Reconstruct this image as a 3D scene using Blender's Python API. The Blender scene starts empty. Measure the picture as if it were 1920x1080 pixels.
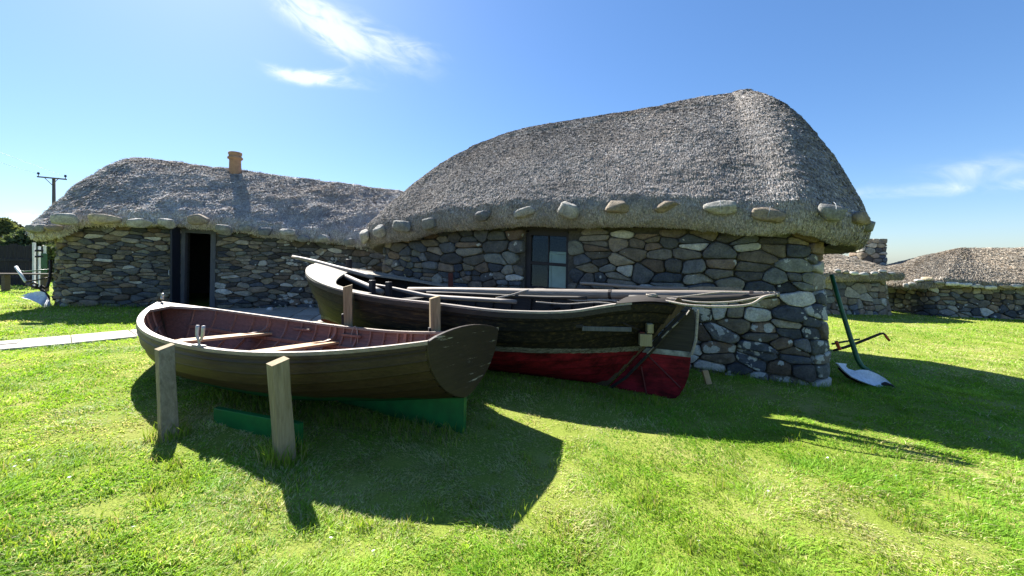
import bpy, math, random
import numpy as np
from mathutils import Vector, Matrix
from mathutils.bvhtree import BVHTree

random.seed(7)
RNG = np.random.default_rng(7)
PI = math.pi
sc = bpy.context.scene
COL = sc.collection

# ------------------------------------------------------------------ survey of the place
# The photograph was measured with a focal length of 740 px (of 1920), eye height 1.6 m,
# level camera with the lens shifted so that the horizon lies at row 490.
F, CX, HY, EYE = 740.0, 960.0, 490.0, 1.6
SUN_AZ = math.radians(-40.0)      # from +Y towards +X
SUN_EL = math.radians(43.0)


def at(px, py, Y):
    return np.array([(px - CX) / F * Y, Y, EYE - (py - HY) / F * Y])


# ------------------------------------------------------------------ noise
def _hash(ix, iy, iz, seed):
    h = (ix.astype(np.int64) * 374761393 + iy.astype(np.int64) * 668265263
         + iz.astype(np.int64) * 2147483647 + seed * 974711) & 0xFFFFFFFF
    h = ((h ^ (h >> 13)) * 1274126177) & 0xFFFFFFFF
    h = h ^ (h >> 16)
    return (h & 0xFFFFFF) / float(0xFFFFFF)


def vnoise(P, scale=1.0, seed=0):
    P = np.asarray(P, float) * scale
    i = np.floor(P).astype(np.int64)
    f = P - i
    f = f * f * (3 - 2 * f)
    out = 0
    for dx in (0, 1):
        for dy in (0, 1):
            for dz in (0, 1):
                w = (f[:, 0] if dx else 1 - f[:, 0]) * (f[:, 1] if dy else 1 - f[:, 1]) * (f[:, 2] if dz else 1 - f[:, 2])
                out = out + w * _hash(i[:, 0] + dx, i[:, 1] + dy, i[:, 2] + dz, seed)
    return out * 2 - 1


def fbm(P, scale=1.0, seed=0, octs=3):
    r, a, t = 0, 1.0, 0
    for k in range(octs):
        r = r + a * vnoise(P, scale * 2 ** k, seed + 17 * k)
        t += a
        a *= .5
    return r / t


# ------------------------------------------------------------------ terrain
def terrain(x, y):
    x = np.asarray(x, float)
    y = np.asarray(y, float)
    z = np.where(x < 0, .80 * np.tanh(-.05 * x / .80), -1.5 * np.tanh(.05 * x / 1.5))
    P = np.stack([x, y, np.zeros_like(x)], -1).reshape(-1, 3)
    bump = (.030 * vnoise(P, .55, 3) + .014 * vnoise(P, 1.9, 4)).reshape(x.shape)
    bump = bump - .08 * np.exp(-((x + 1.1) ** 2 + (y - 2.35) ** 2) / .5)
    far = np.clip((np.hypot(x, y) - 45) / 120, 0, 1)
    return z + bump - far * 3.0


def tz(x, y):
    return float(terrain(np.array([x]), np.array([y]))[0])


def G(px, py):
    """point of the ground seen at a pixel of the photograph"""
    lo, hi = .3, 120.0
    for _ in range(60):
        m = (lo + hi) / 2
        p = at(px, py, m)
        if p[2] > tz(p[0], p[1]):
            lo = m
        else:
            hi = m
    return at(px, py, lo)


# ------------------------------------------------------------------ meshes
class MB:
    def __init__(self):
        self.v, self.f, self.c, self.n = [], [], [], 0

    def add(self, verts, faces, col=(1, 1, 1, 0), mat=0):
        verts = np.asarray(verts, float).reshape(-1, 3)
        col = np.asarray(col, float)
        if col.ndim == 1:
            if len(col) == 3:
                col = np.append(col, 0)
            col = np.tile(col, (len(verts), 1))
        elif col.shape[1] == 3:
            col = np.hstack([col, np.zeros((len(col), 1))])
        self.v.append(verts)
        self.c.append(col)
        if isinstance(faces, np.ndarray):
            self.f.append((faces + self.n, mat))
        else:
            byk = {}
            for q in faces:
                byk.setdefault(len(q), []).append(q)
            for k, qs in byk.items():
                self.f.append((np.array(qs, int) + self.n, mat))
        self.n += len(verts)

    def box(self, c, s, rot=None, col=(1, 1, 1, 0), mat=0, taper=1.0):
        c = np.array(c, float)
        h = np.array(s, float) / 2
        v = []
        for z in (-1, 1):
            k = taper if z > 0 else 1
            for (x, y) in ((-1, -1), (1, -1), (1, 1), (-1, 1)):
                v.append([x * h[0] * k, y * h[1] * k, z * h[2]])
        v = np.array(v)
        if rot is not None:
            v = v @ np.array(rot).T
        self.add(v + c, [(0, 3, 2, 1), (4, 5, 6, 7), (0, 1, 5, 4), (1, 2, 6, 5), (2, 3, 7, 6), (3, 0, 4, 7)], col, mat)

    def tube(self, pts, r, n=8, col=(1, 1, 1, 0), mat=0, caps=True, flat=1.0):
        pts = np.asarray(pts, float)
        m = len(pts)
        r = np.broadcast_to(np.asarray(r, float), (m,))
        T = np.gradient(pts, axis=0)
        T /= np.linalg.norm(T, axis=1, keepdims=True) + 1e-12
        up = np.array([0, 0, 1.0])
        if abs(T[0] @ up) > .95:
            up = np.array([1.0, 0, 0])
        V = []
        A = np.cross(T[0], up)
        for i in range(m):
            A = A - (A @ T[i]) * T[i]
            A /= np.linalg.norm(A) + 1e-12
            B = np.cross(A, T[i])
            a = np.arange(n) / n * 2 * PI
            V.append(pts[i] + r[i] * (np.outer(np.cos(a), A) + flat * np.outer(np.sin(a), B)))
        V = np.vstack(V)
        fs = []
        for i in range(m - 1):
            for j in range(n):
                k = (j + 1) % n
                fs.append((i * n + j, i * n + k, (i + 1) * n + k, (i + 1) * n + j))
        if caps:
            fs.append(tuple(range(n))[::-1])
            fs.append(tuple((m - 1) * n + j for j in range(n)))
        self.add(V, fs, col, mat)

    def grid(self, P, col=(1, 1, 1, 0), mat=0, flip=False, closed=False):
        """P: (rows, cols, 3)"""
        R, C_ = P.shape[:2]
        i = np.arange(R - 1)[:, None]
        j = np.arange(C_ if closed else C_ - 1)[None]
        k = (j + 1) % C_
        a, b, c, d = i * C_ + j, i * C_ + k, (i + 1) * C_ + k, (i + 1) * C_ + j
        q = np.stack([a, b, c, d], -1).reshape(-1, 4)
        if flip:
            q = q[:, ::-1]
        self.add(P.reshape(-1, 3), q, col, mat)

    def plate(self, outline, normal, t, col=(1, 1, 1, 0), mat=0):
        """a plate: 3-D outline thickened by t along -normal"""
        o = np.asarray(outline, float)
        n = len(o)
        nn = np.array(normal, float)
        nn /= np.linalg.norm(nn)
        v = np.vstack([o, o - nn * t])
        fs = [tuple(range(n)), tuple(range(2 * n - 1, n - 1, -1))]
        fs += [(i, i + n, (i + 1) % n + n, (i + 1) % n) for i in range(n)]
        self.add(v, fs, col, mat)

    def build(self, name, mats, parent=None, smooth=False, bevel=0, autosmooth=None):
        if not isinstance(mats, (list, tuple)):
            mats = [mats]
        V = np.vstack(self.v)
        me = bpy.data.meshes.new(name)
        me.vertices.add(len(V))
        me.vertices.foreach_set('co', V.astype(np.float32).ravel())
        nl = sum(f.size for f, _ in self.f)
        npoly = sum(len(f) for f, _ in self.f)
        me.loops.add(nl)
        me.polygons.add(npoly)
        me.loops.foreach_set('vertex_index', np.concatenate([f.ravel() for f, _ in self.f]).astype(np.int32))
        tot = np.concatenate([np.full(len(f), f.shape[1]) for f, _ in self.f])
        st = np.concatenate([[0], np.cumsum(tot)[:-1]])
        me.polygons.foreach_set('loop_start', st.astype(np.int32))
        me.polygons.foreach_set('material_index', np.concatenate([np.full(len(f), m) for f, m in self.f]).astype(np.int32))
        me.polygons.foreach_set('use_smooth', np.full(npoly, bool(smooth)))
        me.update(calc_edges=True)
        at_ = me.attributes.new('col', 'FLOAT_COLOR', 'POINT')
        at_.data.foreach_set('color', np.vstack(self.c).astype(np.float32).ravel())
        for m in mats:
            me.materials.append(m)
        o = bpy.data.objects.new(name, me)
        COL.objects.link(o)
        if parent is not None:
            o.parent = parent
        if bevel:
            b = o.modifiers.new('bevel', 'BEVEL')
            b.width = bevel
            b.segments = 2
            b.limit_method = 'ANGLE'
            b.angle_limit = .6
        return o


def empty(name, loc=(0, 0, 0), rot=(0, 0, 0)):
    o = bpy.data.objects.new(name, None)
    o.empty_display_size = .2
    COL.objects.link(o)
    o.location = loc
    o.rotation_euler = rot
    return o


def tag(o, label=None, cat=None, group=None, kind=None):
    if label:
        o['label'] = label
    if cat:
        o['category'] = cat
    if group:
        o['group'] = group
    if kind:
        o['kind'] = kind
    return o


def rotz(a):
    c, s = math.cos(a), math.sin(a)
    return np.array([[c, -s, 0], [s, c, 0], [0, 0, 1.0]])


# ------------------------------------------------------------------ materials
class Nd:
    def __init__(self, name):
        self.m = bpy.data.materials.new(name)
        self.m.use_nodes = True
        self.t = self.m.node_tree
        self.b = self.t.nodes['Principled BSDF']
        self.out = self.t.nodes['Material Output']

    def n(self, typ, **k):
        nd = self.t.nodes.new(typ)
        for a, v in k.items():
            if a.startswith('i_'):
                key = a[2:].replace('_', ' ')
                nd.inputs[int(key) if key.isdigit() else key].default_value = v
            else:
                setattr(nd, a, v)
        return nd

    def l(self, a, b):
        self.t.links.new(a, b)

    def co(self, kind='Object', scale=(1, 1, 1)):
        tc = self.n('ShaderNodeTexCoord')
        mp = self.n('ShaderNodeMapping')
        mp.inputs['Scale'].default_value = scale
        self.l(tc.outputs[kind], mp.inputs['Vector'])
        return mp.outputs['Vector']

    def noise(self, vec, scale, detail=4, rough=.6, dist=0):
        x = self.n('ShaderNodeTexNoise')
        x.inputs['Scale'].default_value = scale
        x.inputs['Detail'].default_value = detail
        x.inputs['Roughness'].default_value = rough
        x.inputs['Distortion'].default_value = dist
        self.l(vec, x.inputs['Vector'])
        return x.outputs['Fac']

    def ramp(self, fac, stops):
        r = self.n('ShaderNodeValToRGB')
        e = r.color_ramp.elements
        while len(e) < len(stops):
            e.new(.5)
        for q, (p, c) in zip(e, stops):
            q.position = p
            q.color = (*c, 1) if len(c) == 3 else c
        self.l(fac, r.inputs['Fac'])
        return r.outputs['Color']

    def mix(self, fac, a, b, blend='MIX'):
        x = self.n('ShaderNodeMix', data_type='RGBA', blend_type=blend)
        for s, v in ((x.inputs[0], fac), (x.inputs[6], a), (x.inputs[7], b)):
            if hasattr(v, 'links'):
                self.l(v, s)
            elif isinstance(v, (int, float)):
                s.default_value = v
            else:
                s.default_value = (*v, 1)
        return x.outputs[2]

    def math(self, op, a, b=0.0):
        x = self.n('ShaderNodeMath', operation=op)
        for s, v in ((x.inputs[0], a), (x.inputs[1], b)):
            if hasattr(v, 'links'):
                self.l(v, s)
            else:
                s.default_value = v
        return x.outputs[0]

    def attr(self):
        return self.n('ShaderNodeAttribute', attribute_name='col')

    def bump(self, h, strength=.4, dist=.01):
        b = self.n('ShaderNodeBump')
        b.inputs['Strength'].default_value = strength
        b.inputs['Distance'].default_value = dist
        self.l(h, b.inputs['Height'])
        self.l(b.outputs['Normal'], self.b.inputs['Normal'])

    def base(self, c):
        s = self.b.inputs['Base Color']
        if hasattr(c, 'links'):
            self.l(c, s)
        else:
            s.default_value = (*c, 1)

    def done(self, rough=.7, spec=.3, metal=0):
        self.b.inputs['Roughness'].default_value = rough
        self.b.inputs['Specular IOR Level'].default_value = spec
        self.b.inputs['Metallic'].default_value = metal
        return self.m


def wood(name, dark, light, axis=0, scale=6, rough=.6, spec=.3, bump=.5, worn=None, worn_at=.62):
    d = Nd(name)
    s = [9, 9, 9]
    s[axis] = .7
    v = d.co('Object', tuple(s))
    n1 = d.noise(v, scale, 6, .65, .4)
    n2 = d.noise(d.co('Object'), 2.2, 3)
    c = d.ramp(n1, [(.32, dark), (.68, light)])
    c = d.mix(d.math('MULTIPLY', n2, .6), c, tuple(x * .55 for x in light))
    if worn is not None:
        k = d.ramp(d.noise(d.co('Object', tuple(x * .55 for x in s)), 7, 7, .7), [(worn_at, (0, 0, 0)), (worn_at + .05, (1, 1, 1))])
        c = d.mix(k, c, worn)
    d.base(c)
    d.bump(n1, bump, .004)
    return d.done(rough, spec)


def plain(name, c, rough=.6, spec=.3, metal=0, var=.35, scale=9, bump=.25):
    d = Nd(name)
    n = d.noise(d.co('Object'), scale, 5)
    d.base(d.ramp(n, [(.3, tuple(x * (1 - var) for x in c)), (.72, tuple(min(1, x * (1 + var)) for x in c))]))
    d.bump(n, bump, .004)
    return d.done(rough, spec, metal)


def m_stone():
    d = Nd('rubble_stone')
    a = d.attr()
    v = d.co('Object')
    n1 = d.noise(v, 7, 6, .65)
    n2 = d.noise(v, 38, 5, .7)
    c = d.mix(1.0, a.outputs['Color'], d.ramp(n1, [(.25, (.62, .62, .63)), (.55, (1.25, 1.25, 1.25)), (.8, (1.9, 1.82, 1.7))]), 'MULTIPLY')
    c = d.mix(.75, c, d.ramp(n2, [(.3, (.5, .5, .5)), (.7, (1.35, 1.35, 1.35))]), 'MULTIPLY')
    # crusts of pale lichen with a sharp edge, on some stones more than on others
    vo = d.n('ShaderNodeTexVoronoi', feature='SMOOTH_F1')
    vo.inputs['Scale'].default_value = 8
    vo.inputs['Smoothness'].default_value = .35
    wv = d.n('ShaderNodeMixRGB', blend_type='ADD')
    wv.inputs[0].default_value = .10
    nz = d.n('ShaderNodeTexNoise')
    nz.inputs['Scale'].default_value = 16
    d.l(v, nz.inputs['Vector'])
    d.l(v, wv.inputs[1])
    d.l(nz.outputs['Color'], wv.inputs[2])
    d.l(wv.outputs[0], vo.inputs['Vector'])
    sep = d.n('ShaderNodeSeparateColor')
    d.l(vo.outputs['Color'], sep.inputs[0])
    rad = d.math('MULTIPLY', d.math('SUBTRACT', sep.outputs[0], d.math('SUBTRACT', 1.0, a.outputs['Alpha'])), .95)
    spot = d.math('GREATER_THAN', rad, vo.outputs['Distance'])
    lich = d.ramp(n2, [(.3, (.30, .31, .29)), (.7, (.62, .63, .60))])
    c = d.mix(d.math('MULTIPLY', spot, .85), c, lich)
    d.base(c)
    d.bump(d.math('ADD', d.math('MULTIPLY', n1, 1.4), n2), .9, .018)
    return d.done(.85, .25)


def m_attr(name, rough=.8, spec=.2, bump=.0, scale=20, lo=.7, hi=1.25, trans=0.0):
    d = Nd(name)
    a = d.attr()
    n = d.noise(d.co('Object'), scale, 4)
    c = d.mix(1.0, a.outputs['Color'], d.ramp(n, [(.3, (lo,) * 3), (.7, (hi,) * 3)]), 'MULTIPLY')
    d.base(c)
    if bump:
        d.bump(n, bump, .01)
    d.done(rough, spec)
    if trans:
        tr = d.n('ShaderNodeBsdfTranslucent')
        d.l(d.mix(1.0, c, (1.25, 1.2, .75), 'MULTIPLY'), tr.inputs['Color'])
        mx = d.n('ShaderNodeMixShader')
        mx.inputs[0].default_value = trans
        d.l(d.b.outputs[0], mx.inputs[1])
        d.l(tr.outputs[0], mx.inputs[2])
        d.l(mx.outputs[0], d.out.inputs['Surface'])
    return d.m


def m_hull_red():
    """weathered black planking, a chalky white waterline and red bottom paint"""
    d = Nd('fishing_boat_paint')
    tc = d.n('ShaderNodeTexCoord')
    sx = d.n('ShaderNodeSeparateXYZ')
    d.l(tc.outputs['Object'], sx.inputs[0])
    v = d.co('Object', (.8, 8, 8))
    g = d.noise(v, 5, 7, .7, .5)
    big = d.noise(d.co('Object', (1, 1.5, 1.5)), 1.6, 4, .6)
    top = d.ramp(g, [(.30, (.004, .004, .005)), (.52, (.018, .015, .011)), (.66, (.060, .043, .018)), (.8, (.13, .10, .05))])
    # the bow is greener and browner, bleached; the middle black
    bow = d.n('ShaderNodeMapRange')
    bow.inputs[1].default_value = 3.4
    bow.inputs[2].default_value = 6.0
    d.l(sx.outputs[0], bow.inputs[0])
    bowc = d.ramp(big, [(.3, (.05, .062, .045)), (.5, (.055, .05, .03)), (.7, (.10, .055, .035))])
    top = d.mix(d.math('MULTIPLY', bow.outputs[0], .7), top, bowc)
    red = d.ramp(g, [(.25, (.10, .006, .011)), (.6, (.25, .013, .02)), (.85, (.34, .04, .04))])
    blot = d.ramp(d.noise(d.co('Object', (1.2, 3, 2.2)), 2.6, 6, .7), [(.38, (.30, .30, .32)), (.6, (1.1, 1.1, 1.1))])
    red = d.mix(1.0, red, blot, 'MULTIPLY')
    scr = d.ramp(d.noise(d.co('Object', (1.5, 10, 9)), 6, 8, .75), [(.66, (0, 0, 0)), (.70, (1, 1, 1))])
    red = d.mix(d.math('MULTIPLY', scr, .7), red, (.10, .075, .065))
    white = d.ramp(g, [(.34, (.03, .028, .022)), (.6, (.21, .20, .165))])
    zz = d.math('ADD', sx.outputs[2], d.math('MULTIPLY', d.math('SUBTRACT', d.noise(d.co('Object'), 14, 4), .5), .02))
    wl = d.math('ADD', zz, d.math('MULTIPLY', sx.outputs[0], .006))
    low = d.math('LESS_THAN', wl, .525)
    strip = d.math('LESS_THAN', wl, .585)
    c = d.mix(strip, top, white)
    c = d.mix(low, c, red)
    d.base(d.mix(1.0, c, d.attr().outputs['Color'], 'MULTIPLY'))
    d.bump(g, .8, .008)
    return d.done(.7, .14)


def m_hull_brown():
    d = Nd('rowing_boat_paint')
    tc = d.n('ShaderNodeTexCoord')
    sx = d.n('ShaderNodeSeparateXYZ')
    d.l(tc.outputs['Object'], sx.inputs[0])
    g = d.noise(d.co('Object', (.7, 9, 9)), 6, 6, .65)
    n2 = d.noise(d.co('Object'), 3, 3)
    top = d.ramp(g, [(.3, (.024, .0145, .0085)), (.7, (.064, .040, .022))])
    top = d.mix(d.math('MULTIPLY', n2, .5), top, (.038, .028, .017))
    grn = d.ramp(g, [(.3, (.004, .055, .022)), (.7, (.008, .095, .04))])
    low = d.math('LESS_THAN', sx.outputs[2], .33)
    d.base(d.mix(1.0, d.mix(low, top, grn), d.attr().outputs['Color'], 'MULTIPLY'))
    d.bump(g, .25, .003)
    return d.done(.5, .22)


def m_glass():
    d = Nd('window_glass')
    t = d.n('ShaderNodeBsdfTransparent')
    t.inputs[0].default_value = (.86, .92, .9, 1)
    g = d.n('ShaderNodeBsdfGlossy')
    g.inputs['Roughness'].default_value = .03
    lw = d.n('ShaderNodeLayerWeight')
    lw.inputs[0].default_value = .2
    mx = d.n('ShaderNodeMixShader')
    d.l(d.math('ADD', d.math('MULTIPLY', lw.outputs['Fresnel'], .25), .02), mx.inputs[0])
    d.l(t.outputs[0], mx.inputs[1])
    d.l(g.outputs[0], mx.inputs[2])
    d.l(mx.outputs[0], d.out.inputs['Surface'])
    return d.m


def m_ground():
    d = Nd('turf')
    v = d.co('Object')
    n1 = d.noise(v, .9, 5, .6)
    n2 = d.noise(v, 60, 4, .7)
    c = d.ramp(n1, [(.3, (.15, .21, .028)), (.55, (.22, .26, .055)), (.75, (.34, .31, .13))])
    c = d.mix(.8, c, d.ramp(n2, [(.3, (.45, .45, .4)), (.7, (1.3, 1.3, 1.2))]), 'MULTIPLY')
    d.base(c)
    d.bump(n2, .6, .02)
    return d.done(.95, .05)


MT = {
    'stone': m_stone(),
    'mortar': plain('wall_core', (.075, .070, .062), .95, .1, var=.4, scale=25),
    'thatch': m_attr('reed_thatch', .82, .22, .5, 28, .65, 1.3),
    'grass': m_attr('grass_blades', .6, .18, 0, 3, .8, 1.2, trans=.45),
    'turf': m_ground(),
    'path': m_attr('flagstone', .85, .2, .4, 14, .72, 1.2),
    'row_hull': m_hull_brown(),
    'row_inside': wood('stained_planking', (.115, .052, .040), (.25, .125, .092), 0, 6, .5, .35),
    'row_rib': wood('stained_rib', (.17, .085, .06), (.34, .19, .14), 2, 6, .55),
    'rail': wood('bleached_gunwale', (.17, .125, .09), (.36, .29, .235), 0, 6, .5, .4, .4, worn=(.15, .10, .06), worn_at=.66),
    'seat': wood('varnished_seat', (.42, .24, .11), (.62, .42, .24), 1, 5, .4, .4, .2),
    'transom': wood('chipped_transom', (.020, .014, .010), (.045, .032, .021), 1, 6, .5, .35, .4, worn=(.34, .30, .25), worn_at=.615),
    'green': plain('green_boat_paint', (.008, .125, .028), .45, .4, var=.25),
    'red_hull': m_hull_red(),
    'cap': wood('bleached_capping', (.17, .15, .13), (.40, .36, .32), 0, 7, .7, .25, .7, worn=(.10, .08, .06), worn_at=.64),
    'deck': wood('bleached_deck', (.20, .18, .145), (.38, .345, .285), 0, 6, .75, .2, .5),
    'blackwood': wood('tarred_wood', (.012, .011, .012), (.045, .038, .032), 0, 6, .65, .3, .6),
    'brownwood': wood('dark_sternpost', (.045, .028, .014), (.11, .07, .032), 2, 6, .6, .3, .5),
    'spar': wood('weathered_spar', (.11, .09, .075), (.30, .26, .225), 0, 6, .6, .3, .5, worn=(.07, .05, .04), worn_at=.66),
    'post': wood('fence_post_wood', (.17, .13, .075), (.37, .30, .19), 2, 4, .8, .15, .6),
    'block': wood('sawn_block', (.20, .165, .09), (.36, .31, .19), 2, 6, .75, .2, .5),
    'rubber': plain('black_rubber', (.012, .012, .016), .7, .3),
    'iron': plain('rusty_black_iron', (.03, .022, .02), .6, .4, .3),
    'rust': plain('red_painted_iron', (.11, .022, .02), .65, .3),
    'rope': plain('weathered_rope', (.36, .32, .27), .9, .1, scale=60),
    'wire': plain('galvanised_wire', (.40, .41, .42), .5, .4, .3),
    'galv': plain('galvanised_iron', (.42, .40, .40), .45, .5, .5),
    'frame': wood('dark_window_frame', (.010, .009, .013), (.028, .024, .030), 2, 6, .55, .3),
    'door': wood('dark_blue_door', (.010, .012, .020), (.028, .032, .048), 2, 6, .6, .3),
    'jamb': wood('grey_door_jamb', (.06, .065, .075), (.13, .135, .15), 2, 6, .7, .2),
    'glass': m_glass(),
    'board': plain('white_painted_board', (.62, .68, .68), .6, .3, var=.12),
    'terracotta': plain('terracotta', (.34, .20, .125), .8, .2, var=.22),
    'band': plain('worn_waterline_paint', (.24, .24, .225), .7, .2, var=.55, scale=16),
    'white_metal': plain('chipped_white_paint', (.60, .64, .70), .5, .35, var=.22, scale=22),
    'green_metal': plain('dark_green_enamel', (.010, .085, .035), .4, .45),
    'orange': plain('orange_red_paint', (.50, .07, .02), .5, .4),
    'fence': wood('dark_fence_boards', (.018, .018, .026), (.05, .048, .06), 2, 5, .85, .1),
    'bench': wood('dark_bench_wood', (.07, .05, .045), (.15, .12, .10), 0, 5, .7, .2),
    'whitewood': plain('white_gate_post', (.66, .66, .68), .6, .3, var=.12),
    'pole': wood('utility_pole_wood', (.10, .085, .08), (.20, .17, .16), 2, 5, .85, .1),
    'bark': wood('bark', (.05, .04, .03), (.11, .085, .06), 2, 5, .95, .1),
    'leaf': m_attr('hedge_leaves', .65, .2, 0, 3, .8, 1.2, trans=.3),
    'petal': plain('daisy_petals', (.75, .75, .73), .7, .2, var=.08),
    'clay_board': wood('tan_offcut', (.28, .18, .10), (.45, .32, .19), 2, 6, .8, .2),
    'maroon': wood('maroon_stake', (.07, .022, .018), (.14, .045, .035), 2, 6, .8, .2),
}

# ------------------------------------------------------------------ ground
def sgrid(lo, hi, n, k):
    t = np.linspace(-1, 1, n)
    s = np.sinh(t * k) / math.sinh(k)
    return np.where(s < 0, -s * lo, s * hi)


gx = sgrid(-420, 420, 261, 6.2)
gy = sgrid(-60, 600, 281, 6.2) + 4
X, Y = np.meshgrid(gx, gy)
mb = MB()
mb.grid(np.stack([X, Y, terrain(X, Y)], -1))
tag(mb.build('ground', MT['turf'], smooth=True), kind='structure')


def poly_inside(x, y, poly):
    ins = np.zeros(len(x), bool)
    n = len(poly)
    for i in range(n):
        x1, y1 = poly[i][:2]
        x2, y2 = poly[(i + 1) % n][:2]
        c = ((y1 > y) != (y2 > y)) & (x < (x2 - x1) * (y - y1) / (y2 - y1 + 1e-12) + x1)
        ins ^= c
    return ins


# ------------------------------------------------------------------ rubble walls
def voronoi(sites, asp, lo, hi, gap, openings):
    """convex cells of the sites in (s, h); h stretched by asp so that beds lie flat"""
    S = sites * np.array([1, asp])
    N = len(S)
    cells = []
    for i in range(N):
        d2 = ((S - S[i]) ** 2).sum(1)
        nb = np.argpartition(d2, min(28, N - 1))[:28]
        nb = nb[np.argsort(d2[nb])][1:]
        s, h = sites[i]
        poly = [(max(lo[0], s - 1), max(lo[1], h - .8)), (min(hi[0], s + 1), max(lo[1], h - .8)),
                (min(hi[0], s + 1), min(hi[1], h + .8)), (max(lo[0], s - 1), min(hi[1], h + .8))]
        planes = []
        for j in nb:
            dd = S[j] - S[i]
            n_ = np.array([dd[0], dd[1] * asp])
            mid = (S[i] + S[j]) / 2 / np.array([1, asp])
            ln = np.hypot(*n_)
            n_ = n_ / ln
            planes.append((n_, n_ @ mid - gap / 2))
        skip = False
        for (a0, a1, b0, b1) in openings:
            if a0 < s < a1 and b0 < h < b1:
                skip = True
            elif b0 - .05 < h < b1 + .05 or a0 < s < a1:
                if s <= a0:
                    planes.append((np.array([1., 0]), a0 - .008)) if b0 < h < b1 else None
                elif s >= a1:
                    planes.append((np.array([-1., 0]), -(a1 + .008))) if b0 < h < b1 else None
                elif h <= b0:
                    planes.append((np.array([0., 1]), b0 - .008))
                elif h >= b1:
                    planes.append((np.array([0., -1]), -(b1 + .008)))
        if skip:
            continue
        for n_, c_ in planes:
            out = []
            m = len(poly)
            for k in range(m):
                p, q = poly[k], poly[(k + 1) % m]
                dp = n_[0] * p[0] + n_[1] * p[1] - c_
                dq = n_[0] * q[0] + n_[1] * q[1] - c_
                if dp <= 0:
                    out.append(p)
                if (dp < 0 < dq) or (dq < 0 < dp):
                    t = dp / (dp - dq)
                    out.append((p[0] + t * (q[0] - p[0]), p[1] + t * (q[1] - p[1])))
            poly = out
            if len(poly) < 3:
                break
        if len(poly) >= 3:
            cells.append((np.array(poly), (s, h)))
    return cells


def rows(s0, s1, h1, sw, sh, rng, split=.22):
    out = []
    h = -.05
    while h < h1:
        rh = sh * rng.uniform(.6, 1.5)
        s = s0 + rng.uniform(0, sw * .5)
        while s < s1:
            cw = sw * rng.uniform(.45, 1.65) * (.7 + .3 * rh / sh)
            jx, jy = rng.uniform(-.12, .12) * cw, rng.uniform(-.24, .24) * rh
            if rng.random() < split and rh > sh * .8:
                out.append((s + cw / 2 + jx, h + rh * .25))
                out.append((s + cw / 2 + jx + rng.uniform(-.1, .1) * cw, h + rh * .78))
            else:
                out.append((s + cw / 2 + jx, h + rh / 2 + jy))
            s += cw
        h += rh
    return out


class House:
    """rounded-rectangle plan: A = front corner, u along the front, n towards the back"""

    def __init__(self, A, u, n, L, W, rc=.35):
        self.A, self.u, self.n, self.L, self.W, self.rc = np.array(A, float), np.array(u, float), np.array(n, float), L, W, rc
        pts, nor = [], []

        def seg(p, q, nn, k):
            for t in np.linspace(0, 1, k, endpoint=False):
                pts.append((p[0] + (q[0] - p[0]) * t, p[1] + (q[1] - p[1]) * t))
                nor.append(nn)

        def arc(c, a0, a1):
            for t in np.linspace(0, 1, 8, endpoint=False):
                a = a0 + (a1 - a0) * t
                nor.append((math.cos(a), math.sin(a)))
                pts.append((c[0] + rc * math.cos(a), c[1] + rc * math.sin(a)))
        seg((L / 2, W), (rc, W), (0, 1), 20)
        arc((rc, W - rc), PI / 2, PI)
        seg((0, W - rc), (0, rc), (-1, 0), 20)
        arc((rc, rc), PI, PI * 1.5)
        i0 = len(pts)
        seg((rc, 0), (L - rc, 0), (0, -1), 40)
        arc((L - rc, rc), PI * 1.5, PI * 2)
        seg((L, rc), (L, W - rc), (1, 0), 20)
        arc((L - rc, W - rc), 0, PI / 2)
        seg((L - rc, W), (L / 2, W), (0, 1), 20)
        pts.append((L / 2, W))
        nor.append((0, 1))
        self.p, self.nr = np.array(pts), np.array(nor)
        d = np.hypot(*np.diff(self.p, axis=0).T)
        self.s = np.concatenate([[0], np.cumsum(d)])
        self.sf = self.s[i0]

    def world(self, a, b):
        a, b = np.asarray(a, float), np.asarray(b, float)
        return self.A[0] + self.u[0] * a + self.n[0] * b, self.A[1] + self.u[1] * a + self.n[1] * b

    def pt(self, s, out, h, zb, batter):
        """wall surface at arc length s, height h over the base level, moved outward"""
        s = np.asarray(s, float)
        a = np.interp(s, self.s, self.p[:, 0])
        b = np.interp(s, self.s, self.p[:, 1])
        na = np.interp(s, self.s, self.nr[:, 0])
        nb = np.interp(s, self.s, self.nr[:, 1])
        ln = np.hypot(na, nb)
        na, nb = na / ln, nb / ln
        o = out - batter * h
        x, y = self.world(a + na * o, b + nb * o)
        return np.stack([x, y, zb(a, b) + h], -1)

    def a_of_px(self, px, b=0.0):
        """distance along the front (at depth b) seen at image column px"""
        r = (px - CX) / F
        x0, y0 = self.world(0, b)
        return (r * y0 - x0) / (self.u[0] - r * self.u[1])


PAL = np.array([(.100, .102, .104), (.062, .068, .078), (.130, .118, .102), (.160, .135, .098),
                (.130, .098, .074), (.190, .176, .150), (.060, .057, .056), (.112, .116, .104), (.15, .125, .10), (.050, .056, .068)])


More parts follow.
